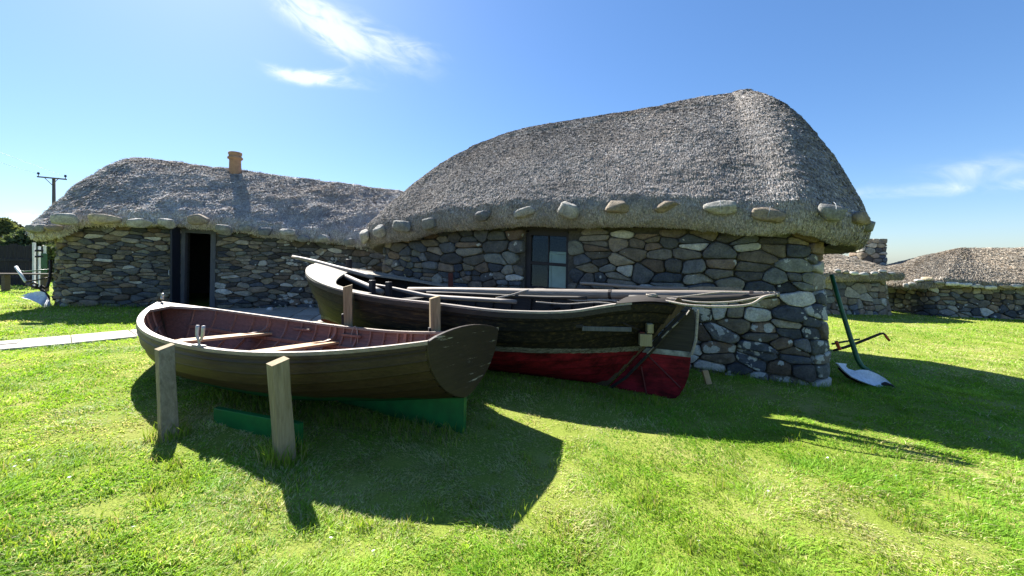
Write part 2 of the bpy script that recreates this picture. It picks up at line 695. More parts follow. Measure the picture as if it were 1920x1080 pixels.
def build_wall(h, sets, ztop, zb, batter, parent, openings=(), asp=1.7, gap=.02, seed=1, depth=1.0, mortar='mortar', gapfill=-.035,
               lichen=lambda s, hh: .2, tint=1.0, pale=.03, rings=5):
    """one mesh: a core and the stones that stand out of it; openings are (a0, a1, h0, h1) along the front"""
    rng = np.random.default_rng(seed)
    ops = [(h.sf + a0 - h.rc, h.sf + a1 - h.rc, b0, b1) for (a0, a1, b0, b1) in openings]
    S = h.s[-1]
    sites = []
    for (s0, s1, sw, sh, sp) in sets:
        sites += rows(s0, s1, ztop + .3, sw, sh, rng, sp)
    sites = np.array(sites)
    sites = sites[rng.random(len(sites)) > .17]
    mb = MB()
    for poly, (cs, ch) in voronoi(sites, asp, (0, -.1), (S, ztop + .35), gap, ops):
        c = poly.mean(0)
        r = poly - c
        area = .5 * abs(np.sum(r[:, 0] * np.roll(r[:, 1], -1) - r[:, 1] * np.roll(r[:, 0], -1)))
        if area < .0007 or c[1] > ztop + .25:
            continue
        # rounded, slightly irregular outline
        for _ in range(2):
            nx = np.roll(poly, -1, 0)
            kq = .13 if _ == 0 else .22
            poly = np.stack([poly * (1 - kq) + nx * kq, poly * kq + nx * (1 - kq)], 1).reshape(-1, 2)
        k = 20
        d = np.hypot(*(np.roll(poly, -1, 0) - poly).T)
        cum = np.concatenate([[0], np.cumsum(d)])
        tt = np.linspace(0, cum[-1], k, endpoint=False)
        pp = np.vstack([poly, poly[:1]])
        q = np.stack([np.interp(tt, cum, pp[:, 0]), np.interp(tt, cum, pp[:, 1])], 1)
        c = q.mean(0)
        sz = math.sqrt(area)
        r = (q - c) * (1 + rng.normal(0, .026, (k, 1)))
        dep = depth * min(.085, .25 * sz + .012) * rng.uniform(.55, 1.35)
        tilt = rng.normal(0, .10, 2)
        bulge = rng.uniform(.1, .55)
        base_out = rng.normal(0, .012)
        R = [(1.0, gapfill), (1.0, dep * .50), (.955, dep * .88), (.84, dep * 1.0), (.45, dep * (1 + bulge * .2))][:rings]
        XY, OO = [], []
        for f_, o_ in R:
            XY.append(c + r * f_)
            OO.append(o_ + (base_out + (r * f_) @ tilt + rng.normal(0, .0055, k) * (1 if f_ < 1 else .3)) * (1 if o_ > 0 else 0))
        XY = np.vstack(XY + [c[None]])
        OO = np.concatenate(OO + [[dep * (1 + bulge * .25) + base_out]])
        V = h.pt(XY[:, 0], OO, XY[:, 1], zb, batter)
        fs = []
        n = len(R)
        for a in range(n - 1):
            for j in range(k):
                j2 = (j + 1) % k
                fs.append((a * k + j, a * k + j2, (a + 1) * k + j2, (a + 1) * k + j))
        fs += [((n - 1) * k + j, (n - 1) * k + (j + 1) % k, n * k) for j in range(k)]
        colr = PAL[rng.integers(len(PAL))] * rng.uniform(.65, 1.4) * tint
        if rng.random() < pale:
            colr = np.array([.40, .39, .36]) * rng.uniform(.8, 1.15)
        mb.add(V, fs, np.append(colr, min(.9, max(0, lichen(cs, ch) * rng.uniform(.3, 1.6)))))
    # core, with the openings left out
    xs = sorted({*np.linspace(0, S, 120).tolist(), *[o[0] for o in ops], *[o[1] for o in ops]})
    hs = sorted({-.3, .0, .5, 1.0, 1.5, ztop + .3, *[o[2] for o in ops], *[o[3] for o in ops]})
    P = np.stack([h.pt(np.array(xs), -.018, np.full(len(xs), q), zb, batter) for q in hs])
    Q = np.stack([h.pt(np.array(xs), -.45, np.full(len(xs), q), zb, batter) for q in hs])

    def is_open(sm, hm):
        return any(o[0] < sm < o[1] and o[2] < hm < o[3] for o in ops)
    for i in range(len(hs) - 1):
        for j in range(len(xs) - 1):
            if is_open((xs[j] + xs[j + 1]) / 2, (hs[i] + hs[i + 1]) / 2):
                continue
            mb.add([P[i, j], P[i, j + 1], P[i + 1, j + 1], P[i + 1, j]], [(0, 1, 2, 3)], mat=1)
            mb.add([Q[i, j], Q[i, j + 1], Q[i + 1, j + 1], Q[i + 1, j]], [(3, 2, 1, 0)], mat=1)
    for o in ops:   # reveals
        for (p, q) in (((o[0], o[2]), (o[0], o[3])), ((o[0], o[3]), (o[1], o[3])), ((o[1], o[3]), (o[1], o[2])), ((o[1], o[2]), (o[0], o[2]))):
            v = [h.pt(np.array([p[0]]), -.018, np.array([p[1]]), zb, batter)[0], h.pt(np.array([q[0]]), -.018, np.array([q[1]]), zb, batter)[0],
                 h.pt(np.array([q[0]]), -.45, np.array([q[1]]), zb, batter)[0], h.pt(np.array([p[0]]), -.45, np.array([p[1]]), zb, batter)[0]]
            mb.add(v, [(0, 1, 2, 3)], mat=1)
    return mb.build('wall', [MT['stone'], MT[mortar]], parent, smooth=True)


# ------------------------------------------------------------------ thatch
def build_thatch(h, ov, ove, r0, r1, zr0, zr1, ez, parent, seed=1, thick=.34, rc=1.0, n_straw=100000, straw=(.11, .012), wild=.25,
                 p_front=1.12, p_end=1.75, rough=.03, cap=.45, col=(.215, .19, .165), lift=.016, sag=0.0, rows_n=64, ns=360, zrf=None, p_left=None, vary=.30):
    """a hipped thatch: eave outline lofted up to the ridge line, rolled under at the eave; reeds laid over it"""
    L, W = h.L, h.W
    rng = np.random.default_rng(seed)
    a0, a1, b0, b1 = -ove, L + ove, -ov, W + ov
    pts = []
    for (cx, cy, s) in ((a0 + rc, b0 + rc, PI), (a1 - rc, b0 + rc, 1.5 * PI), (a1 - rc, b1 - rc, 0), (a0 + rc, b1 - rc, .5 * PI)):
        for t in np.linspace(0, 1, 16):
            pts.append((cx + rc * math.cos(s + t * PI / 2), cy + rc * math.sin(s + t * PI / 2)))
    pts = np.array(pts + pts[:1])
    d = np.concatenate([[0], np.cumsum(np.hypot(*np.diff(pts, axis=0).T))])
    ss = np.linspace(0, d[-1], ns, endpoint=False)
    E = np.stack([np.interp(ss, d, pts[:, 0]), np.interp(ss, d, pts[:, 1])], 1)
    # ridge target: straight up the front between the ridge ends, fanned at the hips
    ra = np.clip(E[:, 0], r0, r1)
    we = np.clip(np.maximum(np.maximum(r0 - E[:, 0], 0) / (r0 - a0), np.maximum(E[:, 0] - r1, 0) / (a1 - r1)), 0, 1)
    R = np.stack([ra, np.full(ns, W / 2)], 1)
    k = (ra - r0) / (r1 - r0)
    zr = zr0 + (zr1 - zr0) * k - sag * np.sin(PI * np.clip(k, 0, 1))
    if zrf is not None:
        zr = zrf(ra)
    eave = np.array([ez(a, b) for a, b in E])
    pe = np.where((E[:, 0] > (r0 + r1) / 2) & (p_left is not None), p_left or p_end, p_end)
    p = p_front + (pe - p_front) * we ** 1.5
    out = E - R
    out /= np.linalg.norm(out, axis=1, keepdims=True)
    rz, rx = thick * .62, thick * .42
    run = np.linalg.norm(E - R, axis=1)
    ph0 = np.arctan((zr - eave - thick) * p / run * rx / rz)
    top = eave + rz * (1 + np.cos(ph0))
    P = []
    T = np.concatenate([np.linspace(0.02, .12, 6), np.linspace(.14, 1, rows_n)])
    for t in T:
        P.append(np.column_stack([R + (E - R) * t, zr - (zr - top) * t ** p]))
    for k_ in np.linspace(.08, 1, 13):
        ph = ph0 + (PI * .97 - ph0) * k_
        xy = E + out * (rx * (np.sin(ph) - np.sin(ph0)))[:, None]
        P.append(np.column_stack([xy, eave + rz + rz * np.cos(ph)]))
    nsurf = len(P)
    for q, dz in ((.12, .0), (.28, .03), (.5, .10)):
        P.append(np.column_stack([E - out * q, eave + dz]))
    P = np.array(P)
    # to world
    x, y = h.world(P[..., 0], P[..., 1])
    Wd = np.stack([x, y, P[..., 2]], -1)
    # ridge cap roll
    if cap:
        dist = np.linalg.norm(P[..., :2] - R[None], axis=2)
        edge = cap * (1 + .10 * np.sin(ss * 5)[None])
        Wd[..., 2] += np.where(dist < edge, .045, 0) * np.clip((edge - dist) / .04, 0, 1)
        Wd[..., 2] += .05 * np.exp(-(dist / .22) ** 2)
    du = np.gradient(Wd, axis=1)
    dt = np.gradient(Wd, axis=0)
    N = np.cross(du, dt)
    N /= np.linalg.norm(N, axis=2, keepdims=True) + 1e-12
    if np.mean(N[:nsurf // 2, :, 2]) < 0:
        N = -N
    fl = Wd.reshape(-1, 3)
    disp = (rough * fbm(fl, 2.2, seed, 3) + rough * .9 * fbm(fl, .9, seed + 5, 2) + .011 * vnoise(fl, 14, seed + 9) + .008 * vnoise(fl, 30, seed + 10)).reshape(Wd.shape[:2])
    Wd = Wd + N * disp[..., None]
    mb = MB()
    tone = .75 + .35 * fbm(fl, 1.3, seed + 3, 4) + .2 * vnoise(fl, 22, seed + 4)
    base = np.array(col) * .62
    mb.grid(np.concatenate([Wd, Wd[:, :1]], 1), np.clip(np.concatenate([tone.reshape(Wd.shape[:2]), tone.reshape(Wd.shape[:2])[:, :1]], 1).reshape(-1, 1), .3, 1.6) * base[None])
    core = Wd.copy()
    # reeds
    Wc = np.concatenate([Wd, Wd[:, :1]], 1)[:nsurf]
    A_ = Wc[:-1, :-1]
    B_ = Wc[:-1, 1:]
    C_ = Wc[1:, :-1]
    area = np.linalg.norm(np.cross(B_ - A_, C_ - A_), axis=2)
    mid = np.concatenate([P, P[:, :1]], 1)[:nsurf][:-1, :-1]
    vis = np.where(mid[..., 1] > W / 2 + .25, .12, 1.0)
    pr = (area * vis).ravel()
    idx = rng.choice(len(pr), n_straw, p=pr / pr.sum())
    i, j = np.divmod(idx, A_.shape[1])
    fu, fv = rng.random((2, n_straw, 1))
    D_ = Wc[1:, 1:]
    P0 = (A_[i, j] * (1 - fu) + B_[i, j] * fu) * (1 - fv) + (C_[i, j] * (1 - fu) + D_[i, j] * fu) * fv
    tn = C_[i, j] - A_[i, j]
    tn /= np.linalg.norm(tn, axis=1, keepdims=True) + 1e-12
    nn = N[:nsurf][:-1][i, j]
    si = np.cross(nn, tn)
    ang = rng.normal(0, wild, (n_straw, 1))
    dr = tn * np.cos(ang) + si * np.sin(ang)
    sd = np.cross(nn, dr)
    ln = straw[0] * rng.uniform(.5, 1.5, (n_straw, 1))
    wd = straw[1] * rng.uniform(.6, 1.5, (n_straw, 1)) / 2
    tw = sd * np.cos(rng.normal(0, .5, (n_straw, 1))) + nn * rng.normal(0, .45, (n_straw, 1))
    lf = lift * rng.uniform(.3, 1.9, (n_straw, 1))
    p_up = P0 - dr * ln * .5 + nn * .001
    p_dn = P0 + dr * ln * .5 + nn * lf
    V = np.stack([p_up - tw * wd, p_up + tw * wd, p_dn + tw * wd * .8, p_dn - tw * wd * .8], 1).reshape(-1, 3)
    q = np.arange(n_straw * 4).reshape(-1, 4)
    br = rng.lognormal(0, vary, (n_straw, 1))
    patch = np.clip(1 + .42 * fbm(P0, 1.1, seed + 3, 4) + .25 * fbm(P0, 5, seed + 6, 2), .5, 1.7)[:, None]
    warm = rng.normal(0, .05, (n_straw, 1)) + .06 * fbm(P0, .8, seed + 8, 3)[:, None]
    c = np.array(col)[None] * br * patch * np.hstack([1 + warm, np.ones_like(warm), 1 - warm])
    c = np.clip(c, .015, .7)
    mb.add(V, q, np.repeat(c, 4, 0))
    o = mb.build('thatch_roof', MT['thatch'], parent)
    # surface for hanging the weight stones
    m = core[:nsurf]
    k = np.arange((nsurf - 1) * ns)
    vi, vj = np.divmod(k, ns)
    f = np.stack([vi * ns + vj, vi * ns + (vj + 1) % ns, (vi + 1) * ns + (vj + 1) % ns, (vi + 1) * ns + vj], 1)
    bvh = BVHTree.FromPolygons([Vector(v) for v in m.reshape(-1, 3)], f.tolist())
    return o, bvh


def boulder(mb, size, rng, col, blocky=.5, n=14):
    """one weathered stone, sizes along local x, y, z, centred at 0"""
    th = np.linspace(0, PI, n)
    ph = np.linspace(0, 2 * PI, n * 2, endpoint=False)
    T, Pp = np.meshgrid(th, ph, indexing='ij')
    d = np.stack([np.sin(T) * np.cos(Pp), np.sin(T) * np.sin(Pp), np.cos(T)], -1)
    e = 2 + blocky * 3.5
    r = 1 / (np.abs(d) ** e).sum(-1) ** (1 / e)
    f = d.reshape(-1, 3)
    o = rng.uniform(0, 50, 3)
    # a few chopped faces
    rr = r.ravel()
    for _ in range(8):
        pn = rng.normal(0, 1, 3)
        pn /= np.linalg.norm(pn)
        c = f @ pn
        lim = rng.uniform(.66, 1.0)
        rr = np.where(c * rr > lim, lim / np.maximum(c, 1e-3), rr)
    rr = rr * (1 + .10 * fbm(f + o, 1.6, 2, 3))
    V = f * rr[:, None] * np.array(size) / 2
    mb.grid(V.reshape(n, n * 2, 3), col, closed=True)


# ------------------------------------------------------------------ the large croft house
KH = 1.08
A_BIG, B_BIG = np.array([4.17, 5.15]) * KH, np.array([-2.975, 8.6]) * KH
LB = float(np.linalg.norm(B_BIG - A_BIG))
U = (B_BIG - A_BIG) / LB
NB = np.array([-U[1], U[0]])
NB = NB if NB[1] > 0 else -NB
big = House(A_BIG, U, NB, LB, 4.6, .40)
zb_big = lambda a, b: terrain(*big.world(a, b)) - .06
OVB = .32
eave_px = [(1637, 448), (1585, 456), (1555, 442), (1500, 434), (1440, 441), (1390, 439), (1330, 431), (1250, 425), (1150, 422), (1060, 424), (980, 422), (900, 430),
           (830, 433), (760, 450), (690, 458)]
tab = []
for px, py in eave_px:
    a = big.a_of_px(px, -OVB)
    x, y = big.world(a, -OVB)
    tab.append((float(a), float(EYE - (py - HY) / F * y)))
tab.sort()
ta, tzv = np.array(tab).T


def ez_big(a, b):
    z = float(np.interp(a, ta, tzv))
    back = min(1, max(0, (b + OVB) / 1.3))
    return z * (1 - back) + 1.75 * back


house = empty('thatched_cottage', (A_BIG[0], A_BIG[1], tz(*A_BIG)))
tag(house, 'large thatched stone cottage standing right behind the two boats', 'cottage')
HP = house   # children keep world coordinates through an inverse parent matrix


def adopt(o, parent):
    """parent without moving the child"""
    bpy.context.view_layer.update()
    o.parent = parent
    o.matrix_parent_inverse = parent.matrix_world.inverted()
    return o


wa0, wa1 = big.a_of_px(1062), big.a_of_px(980)
xw, yw = big.world((wa0 + wa1) / 2, 0)
gw = tz(xw, yw) - .06
wh0 = EYE - (545 - HY) / F * yw - gw
wh1 = EYE - (430 - HY) / F * yw - gw
pr_ = h_big_sets = None
Sb = big.s[-1]
sf = big.sf
wall = build_wall(big, [(0, sf - .3, .36, .20, .2), (sf - .3, sf + 3.6, .33, .175, .32), (sf + 3.6, sf + LB, .25, .185, .32), (sf + LB, Sb, .34, .21, .2)],
                  2.05, zb_big, .055, None, [(wa0, wa1, wh0, wh1)], asp=1.85, gap=.009, seed=14,
                  lichen=lambda s, hh: (.70 if (s < sf + 2.8 and hh < 1.35) else .26) if sf - 1 < s < sf + LB else .3, pale=.06, tint=1.08)
adopt(wall, house)
ridge_px = [(1372, 184), (1300, 193), (1200, 213), (1100, 228), (1000, 243), (940, 259), (890, 283), (845, 317), (805, 356), (770, 398)]
rt = []
for px, py in ridge_px:
    a = float(big.a_of_px(px, 2.3))
    rt.append((a, float(EYE - (py - HY) / F * big.world(a, 2.3)[1])))
ra_, rz_ = np.array(rt).T


def ridge_big(a):
    a = np.asarray(a, float)
    return sum(np.interp(a + o, ra_, rz_) for o in (-.35, -.2, 0, .2, .35)) / 5


roof, bvh_big = build_thatch(big, OVB, .60, ra_[0], min(ra_[-1], LB - 1.7), 0, 0, ez_big, None, seed=21, n_straw=470000, straw=(.058, .0070), wild=.28, rc=1.15, zrf=ridge_big, p_left=1.5,
                             p_front=1.30, p_end=2.1, col=(.285, .264, .25), lift=.009, vary=.22, thick=.46, rough=.022)
adopt(roof, house)

# window: frame with sash bars, four panes
def wpt(a, out, hh):
    x, y = big.world(a, 0)
    p = big.pt(np.array([big.sf + a - big.rc]), np.array([out]), np.array([hh]), zb_big, .055)[0]
    return p


def frame_bar(mb, p, q, w, t, axis_n):
    p, q = np.array(p), np.array(q)
    d = q - p
    L_ = np.linalg.norm(d)
    d = d / L_
    n = axis_n - (axis_n @ d) * d
    n /= np.linalg.norm(n)
    s = np.cross(n, d)
    v = []
    for e in (p, q):
        for (i, j) in ((-1, -1), (1, -1), (1, 1), (-1, 1)):
            v.append(e + s * i * w / 2 + n * j * t / 2)
    mb.add(v, [(0, 3, 2, 1), (4, 5, 6, 7), (0, 1, 5, 4), (1, 2, 6, 5), (2, 3, 7, 6), (3, 0, 4, 7)])


outn = np.array([-NB[0], -NB[1], 0.0])
mb = MB()
ins = -.10
cors = [wpt(wa0 + .03, ins, wh0 + .03), wpt(wa1 - .05, ins, wh0 + .03), wpt(wa1 - .05, ins, wh1 - .05), wpt(wa0 + .03, ins, wh1 - .05)]
frame_bar(mb, cors[0], cors[1], .07, .08, outn)
frame_bar(mb, cors[3], cors[2], .11, .085, outn)
frame_bar(mb, cors[0], cors[3], .06, .075, outn)
frame_bar(mb, cors[1], cors[2], .11, .075, outn)
mid = (wa0 + wa1) / 2 - .02
hm = wh0 + (wh1 - wh0) * .44
frame_bar(mb, wpt(mid, ins + .004, wh0 + .05), wpt(mid, ins + .004, wh1 - .08), .022, .04, outn)
frame_bar(mb, wpt(wa0 + .05, ins + .008, hm), wpt(wa1 - .08, ins + .008, hm), .06, .05, outn)
wf = adopt(mb.build('window_frame', MT['frame'], bevel=.003), house)
panes = [(wa0 + .06, mid - .011, wh0 + .06, hm - .03), (mid + .011, wa1 - .10, wh0 + .06, hm - .03),
         (wa0 + .06, mid - .011, hm + .03, wh1 - .1), (mid + .011, wa1 - .10, hm + .03, wh1 - .1)]
for (p0, p1, q0, q1) in panes:
    mb = MB()
    mb.plate([wpt(p0, ins, q0), wpt(p1, ins, q0), wpt(p1, ins, q1), wpt(p0, ins, q1)], outn, .004)
    adopt(mb.build('pane', MT['glass']), wf)
mb = MB()   # heavy timber lintel
frame_bar(mb, wpt(wa0 - .15, -.06, wh1 + .05), wpt(wa1 + .15, -.06, wh1 + .05), .10, .16, outn)
adopt(mb.build('lintel', MT['frame'], bevel=.005), house)

# things seen inside the window
mb = MB()
c0, c1 = wa0 + .08, wa0 + .50
bo = [wpt(c0, -.42, wh0 - .05), wpt(c1, -.42, wh0 - .05), wpt(c1 + .07, -.60, wh0 + .72), wpt(c0 + .05, -.60, wh0 + .72)]
bo = np.array(bo)
bn = np.cross(bo[1] - bo[0], bo[3] - bo[0])
bn = bn if bn @ outn > 0 else -bn
mb.plate(bo, bn, .03)
for (i, j) in ((0, 1), (1, 2), (2, 3), (3, 0)):
    frame_bar(mb, bo[i] + bn / np.linalg.norm(bn) * .012, bo[j] + bn / np.linalg.norm(bn) * .012, .05, .05, bn / np.linalg.norm(bn))
frame_bar(mb, bo[0] * .3 + bo[3] * .7, bo[1] * .3 + bo[2] * .7, .05, .06, bn / np.linalg.norm(bn))
tag(mb.build('framed_board', MT['board'], bevel=.004), 'white framed board leaning inside the cottage window', 'board')

ORD = ['first', 'second', 'third', 'fourth', 'fifth', 'sixth', 'seventh', 'eighth', 'ninth', 'tenth', 'eleventh', 'twelfth', 'thirteenth',
       'fourteenth', 'fifteenth', 'sixteenth']


def hang_stones(bvh, spec, group, suffix, seed, wire=True, tint=1.0, sink=.3, grow=1.0):
    rng = np.random.default_rng(seed)
    eye = Vector((0, 0, EYE))
    n = len(spec)
    for k, (px, py, w, hh, rot, look, colr) in enumerate(spec):
        d = Vector(at(px, py, 1.0)) - eye
        d.normalize()
        hit, nor, _, dist = bvh.ray_cast(eye, d)
        if hit is None:
            hit, nor, _, _ = bvh.find_nearest(eye + d * 8.0)
            dist = (hit - eye).length
        if nor.dot(d) > 0:
            nor = -nor
        Y_ = hit.y
        sw, sh = grow * w / F * Y_, grow * hh / F * Y_
        side = Vector((0, 0, 1)).cross(nor)
        side.normalize()
        upv = nor.cross(side)
        sw = sw / max(.55, abs(side.dot(Vector((d.y, -d.x, 0)).normalized())))
        th = min(sw, sh) * .62
        # local axes: x = side, y = out of the thatch, z = up the slope
        ca, sa = math.cos(rot), math.sin(rot)
        ax = side * ca + upv * sa
        az = upv * ca - side * sa
        M_ = Matrix((ax, nor, az)).transposed().to_4x4()
        M_.translation = hit + nor * (th * sink * max(.2, min(1, -nor.dot(d) * 1.15)) if sink > 1 else th * sink)
        mb = MB()
        boulder(mb, (sw, th * 1.25, sh), rng, np.append(np.array(colr) * tint, .18), blocky=rng.uniform(.25, .8))
        o = mb.build('weight_stone', MT['stone'], smooth=True)
        o.matrix_world = M_
        tag(o, f'{look} weight stone, {ORD[k] if k < n else k} from the left along the {suffix}', 'weight stone', group)
        if wire and k in (4, 5, 9, 10, 11):
            mb = MB()
            wz = np.linspace(-.5, .5, 9)
            loop = [(0, th * .60 * math.sqrt(max(0, 1 - (2 * q) ** 2 * .9)) + .004, q * sh * .98) for q in wz]
            mb.tube(loop, .0032, 5)
            c = mb.build('wire_tie', MT['wire'], o)


GR, BR, PALE = (.17, .17, .16), (.20, .165, .125), (.27, .26, .235)
hang_stones(bvh_big, [
    (689, 441, 18, 24, .3, 'small pitted pale', PALE), (715, 434, 18, 25, -.1, 'upright narrow grey', PALE),
    (759, 425, 36, 20, -.15, 'wedge-like grey', GR), (806, 419, 25, 21, .1, 'rounded square grey', GR),
    (908, 404, 30, 19, .1, 'small dark grey', (.12, .12, .125)), (984, 398, 40, 17, .22, 'curved pale brown', PALE),
    (1069, 395, 36, 32, -.5, 'chunky angular', PALE), (1158, 388, 50, 23, -.08, 'lumpy oblong brown', BR),
    (1246, 388, 48, 20, .28, 'long tilted brown', BR), (1350, 391, 60, 26, .05, 'large flat rectangular', PALE),
    (1440, 402, 54, 28, -.22, 'slanted wedge-topped brown', BR), (1552, 398, 40, 35, -.2, 'round disc-like grey', GR),
    (1611, 409, 26, 24, .0, 'square shaded brown', BR), (1624, 423, 15, 24, .0, 'shaded greyish', GR)],
    'weight stones round the eave of the large cottage', 'eave of the large cottage', 31)

# ------------------------------------------------------------------ the long croft house on the left
pL, pR = G(64, 577), G(600, 577)
uL = (pR - pL)[:2]
uL /= np.linalg.norm(uL)
nL = np.array([-uL[1], uL[0]])
LL = 13.7
left = House(pL[:2], uL, nL, LL, 4.4, .85)
zb_left = lambda a, b: terrain(*left.world(a, b)) - .06
OVL = .22
tab = []
for px, py in [(60, 445), (110, 440), (150, 424), (210, 422), (280, 422), (340, 424), (400, 428), (430, 432), (470, 436), (540, 446), (600, 452), (660, 458), (720, 462)]:
    a = left.a_of_px(px, -OVL)
    x, y = left.world(a, -OVL)
    tab.append((float(a), float(EYE - (py - HY) / F * y)))
tab.sort()
tb, tbz = np.array(tab).T


def ez_left(a, b):
    z = float(np.interp(a, tb, tbz))
    back = min(1, max(0, (b + OVL) / 2.2))
    return z * (1 - back) + min(z, 2.3) * back


house2 = empty('thatched_longhouse', (pL[0], pL[1], tz(pL[0], pL[1])))
tag(house2, 'long low thatched stone cottage with an open door and clay chimney pot', 'cottage')
da0, da1 = left.a_of_px(338), left.a_of_px(402)
xd, yd = left.world((da0 + da1) / 2, 0)
gd = tz(xd, yd) - .06
dh1 = EYE - (430 - HY) / F * yd - gd
sl = left.sf
wall2 = build_wall(left, [(0, sl - 1.2, .30, .12, .2), (sl - 1.2, sl + da1 + .9, .30, .088, .10), (sl + da1 + .9, sl + LL, .23, .165, .3), (sl + LL, left.s[-1], .4, .2, .1)],
                   2.0, zb_left, .035, None, [(da0, da1, -.4, dh1)], asp=2.5, gap=.008, seed=5, depth=.8,
                   lichen=lambda s, hh: .55 if s > sl + da1 + .7 else .2, pale=.05, tint=1.12)
adopt(wall2, house2)
zrl = EYE + 196 / F * 11.9
roof2, bvh_left = build_thatch(left, OVL, .45, .98, LL - 1.4, zrl, 3.75, ez_left, None, seed=41, n_straw=260000, straw=(.15, .0085), wild=.50, rc=1.2,
                               p_front=1.25, p_end=1.5, rough=.07, cap=0, col=(.54, .492, .462), lift=.030, thick=.30, sag=.0)
adopt(roof2, house2)


def lpt(a, out, hh):
    return left.pt(np.array([left.sf + a - left.rc]), np.array([out]), np.array([hh]), zb_left, .035)[0]


on2 = np.array([-nL[0], -nL[1], 0.0])
fr = MB()
frame_bar(fr, lpt(da0 + .04, -.06, .0), lpt(da0 + .04, -.06, dh1), .09, .14, on2)
frame_bar(fr, lpt(da1 - .05, -.06, .0), lpt(da1 - .05, -.06, dh1), .12, .14, on2)
frame_bar(fr, lpt(da0 + .085, -.06, dh1 - .05), lpt(da1 - .11, -.06, dh1 - .05), .10, .13, on2)
adopt(fr.build('door_frame', MT['jamb'], bevel=.004), house2)
# door leaf, swung outwards against the wall
mb = MB()
hinge = lpt(da0, .05, .06)
dirw = -np.array([uL[0], uL[1], 0]) * .04 + on2
dirw /= np.linalg.norm(dirw)
dw = .36
frame_bar(mb, hinge + dirw * dw / 2, hinge + dirw * dw / 2 + np.array([0, 0, dh1 - .05]), dw, .045, np.cross(dirw, [0, 0, 1]))
for q in (.25, .95, 1.6):
    c = hinge + dirw * dw / 2 + np.array([0, 0, q])
    n_ = np.cross(dirw, [0, 0, 1])
    frame_bar(mb, c - dirw * dw * .46 + n_ * .03, c + dirw * dw * .46 + n_ * .03, .09, .022, n_)
dl = adopt(mb.build('door', MT['door'], bevel=.003), house2)
mb = MB()
hp = hinge + dirw * dw * .88 + np.array([0, 0, 1.0])
n_ = np.cross(dirw, [0, 0, 1])
mb.tube([hp + n_ * .03, hp + n_ * .07, hp + n_ * .07 + np.array([0, 0, -.12]), hp + n_ * .03 + np.array([0, 0, -.12])], .009, 6)
adopt(mb.build('handle', MT['wire'], smooth=True), dl)
mb = MB()   # threshold flag and dark earth floor inside
q0 = [lpt(da0, .1, .05), lpt(da1, .1, .05), lpt(da1, -.46, .05), lpt(da0, -.46, .05)]
mb.plate(q0, (0, 0, 1), .1, col=(.35, .33, .29))
adopt(mb.build('threshold', MT['path'], bevel=.01), house2)

# clay chimney pot
hit, nor, _, _ = bvh_left.ray_cast(Vector((0, 0, EYE)), (Vector(at(440, 328, 1.0)) - Vector((0, 0, EYE))).normalized())
mb = MB()
yc = hit.y + .12
base = at(441, 326, yc)
hh = (326 - 286) / F * yc
rr = 10.0 / F * yc
prof = [(.98, -.3), (1.0, 0), (.97, .30), (.94, .62), (1.0, .66), (1.22, .69), (1.24, .76), (1.05, .79), (1.0, .86), (1.10, .90), (1.12, .97), (1.05, 1.0), (.82, 1.0), (.78, .7), (.78, .0)]
ring = []
for r_, z_ in prof:
    a = np.linspace(0, 2 * PI, 24, endpoint=False)
    ring.append(np.stack([base[0] + rr * r_ * np.cos(a), base[1] + rr * r_ * np.sin(a), np.full(24, base[2] + hh * z_)], -1))
mb.grid(np.array(ring), closed=True)
adopt(mb.build('chimney_pot', MT['terracotta'], smooth=True), house2)

hang_stones(bvh_left, [
    (74, 430, 14, 14, 0, 'dark rounded', GR), (88, 429, 15, 13, 0, 'dark round-backed', GR), (111, 426, 21, 11, 0, 'thin flat brown', BR),
    (144, 412, 31, 17, 0, 'smooth loaf-shaped', PALE), (210, 411, 36, 16, 0, 'long flat buff', (.30, .25, .18)), (275, 412, 30, 15, 0, 'smooth oval grey', PALE),
    (322, 416, 22, 15, -.1, 'small oval', PALE), (386, 415, 26, 18, 0, 'blocky speckled', BR),
    (430, 423, 20, 17, 0, 'rounded grey', GR), (468, 426, 19, 12, 0, 'small flat-topped grey', GR), (502, 432, 20, 12, 0, 'dull shaded grey', (.12, .125, .13)),
    (542, 437, 22, 12, -.1, 'white-flecked flat', PALE), (573, 441, 18, 11, 0, 'small greenish grey', GR), (614, 443, 16, 11, 0, 'small pale', PALE),
    (659, 450, 17, 11, 0, 'small shaded', GR)],
    'weight stones round the eave of the long cottage', 'eave of the long cottage', 33, wire=False, sink=1.9, tint=1.15, grow=1.18)

# ------------------------------------------------------------------ far cottages on the right
def far_house(name, label, A, B, W, wall_h, r0, r1, zr, ezv, seed, stones, group, suffix, ov=.25, ove=.4, p_end=1.4, rc=1.0, wb=.12, cl=(.33, .285, .225)):
    A, B = np.array(A), np.array(B)
    L_ = float(np.linalg.norm(B - A))
    u = (B - A) / L_
    n = np.array([-u[1], u[0]])
    h = House(A, u, n, L_, W, .5)
    e = empty(name, (A[0], A[1], tz(A[0], A[1])))
    tag(e, label, 'cottage')
    zb = lambda a, b: terrain(*h.world(a, b)) - .08
    w = build_wall(h, [(0, h.s[-1], .42, .24, .3)], wall_h, zb, wb, None, asp=1.5, gap=.03, seed=seed, lichen=lambda s, hh: .34 if hh < .9 else .15, tint=1.35, pale=.03, rings=4, depth=.7)
    adopt(w, e)
    r, bvh = build_thatch(h, ov, ove, r0, r1, zr, zr, ezv, None, seed=seed + 1, n_straw=90000, straw=(.12, .012), wild=.3, rc=rc, p_front=1.1, p_end=p_end,
                          rough=.035, cap=0, col=cl, lift=.02, thick=.26, rows_n=40, ns=200)
    adopt(r, e)
    hang_stones(bvh, stones, group, suffix, seed + 2, wire=False, sink=.75, tint=1.35)
    return h, e


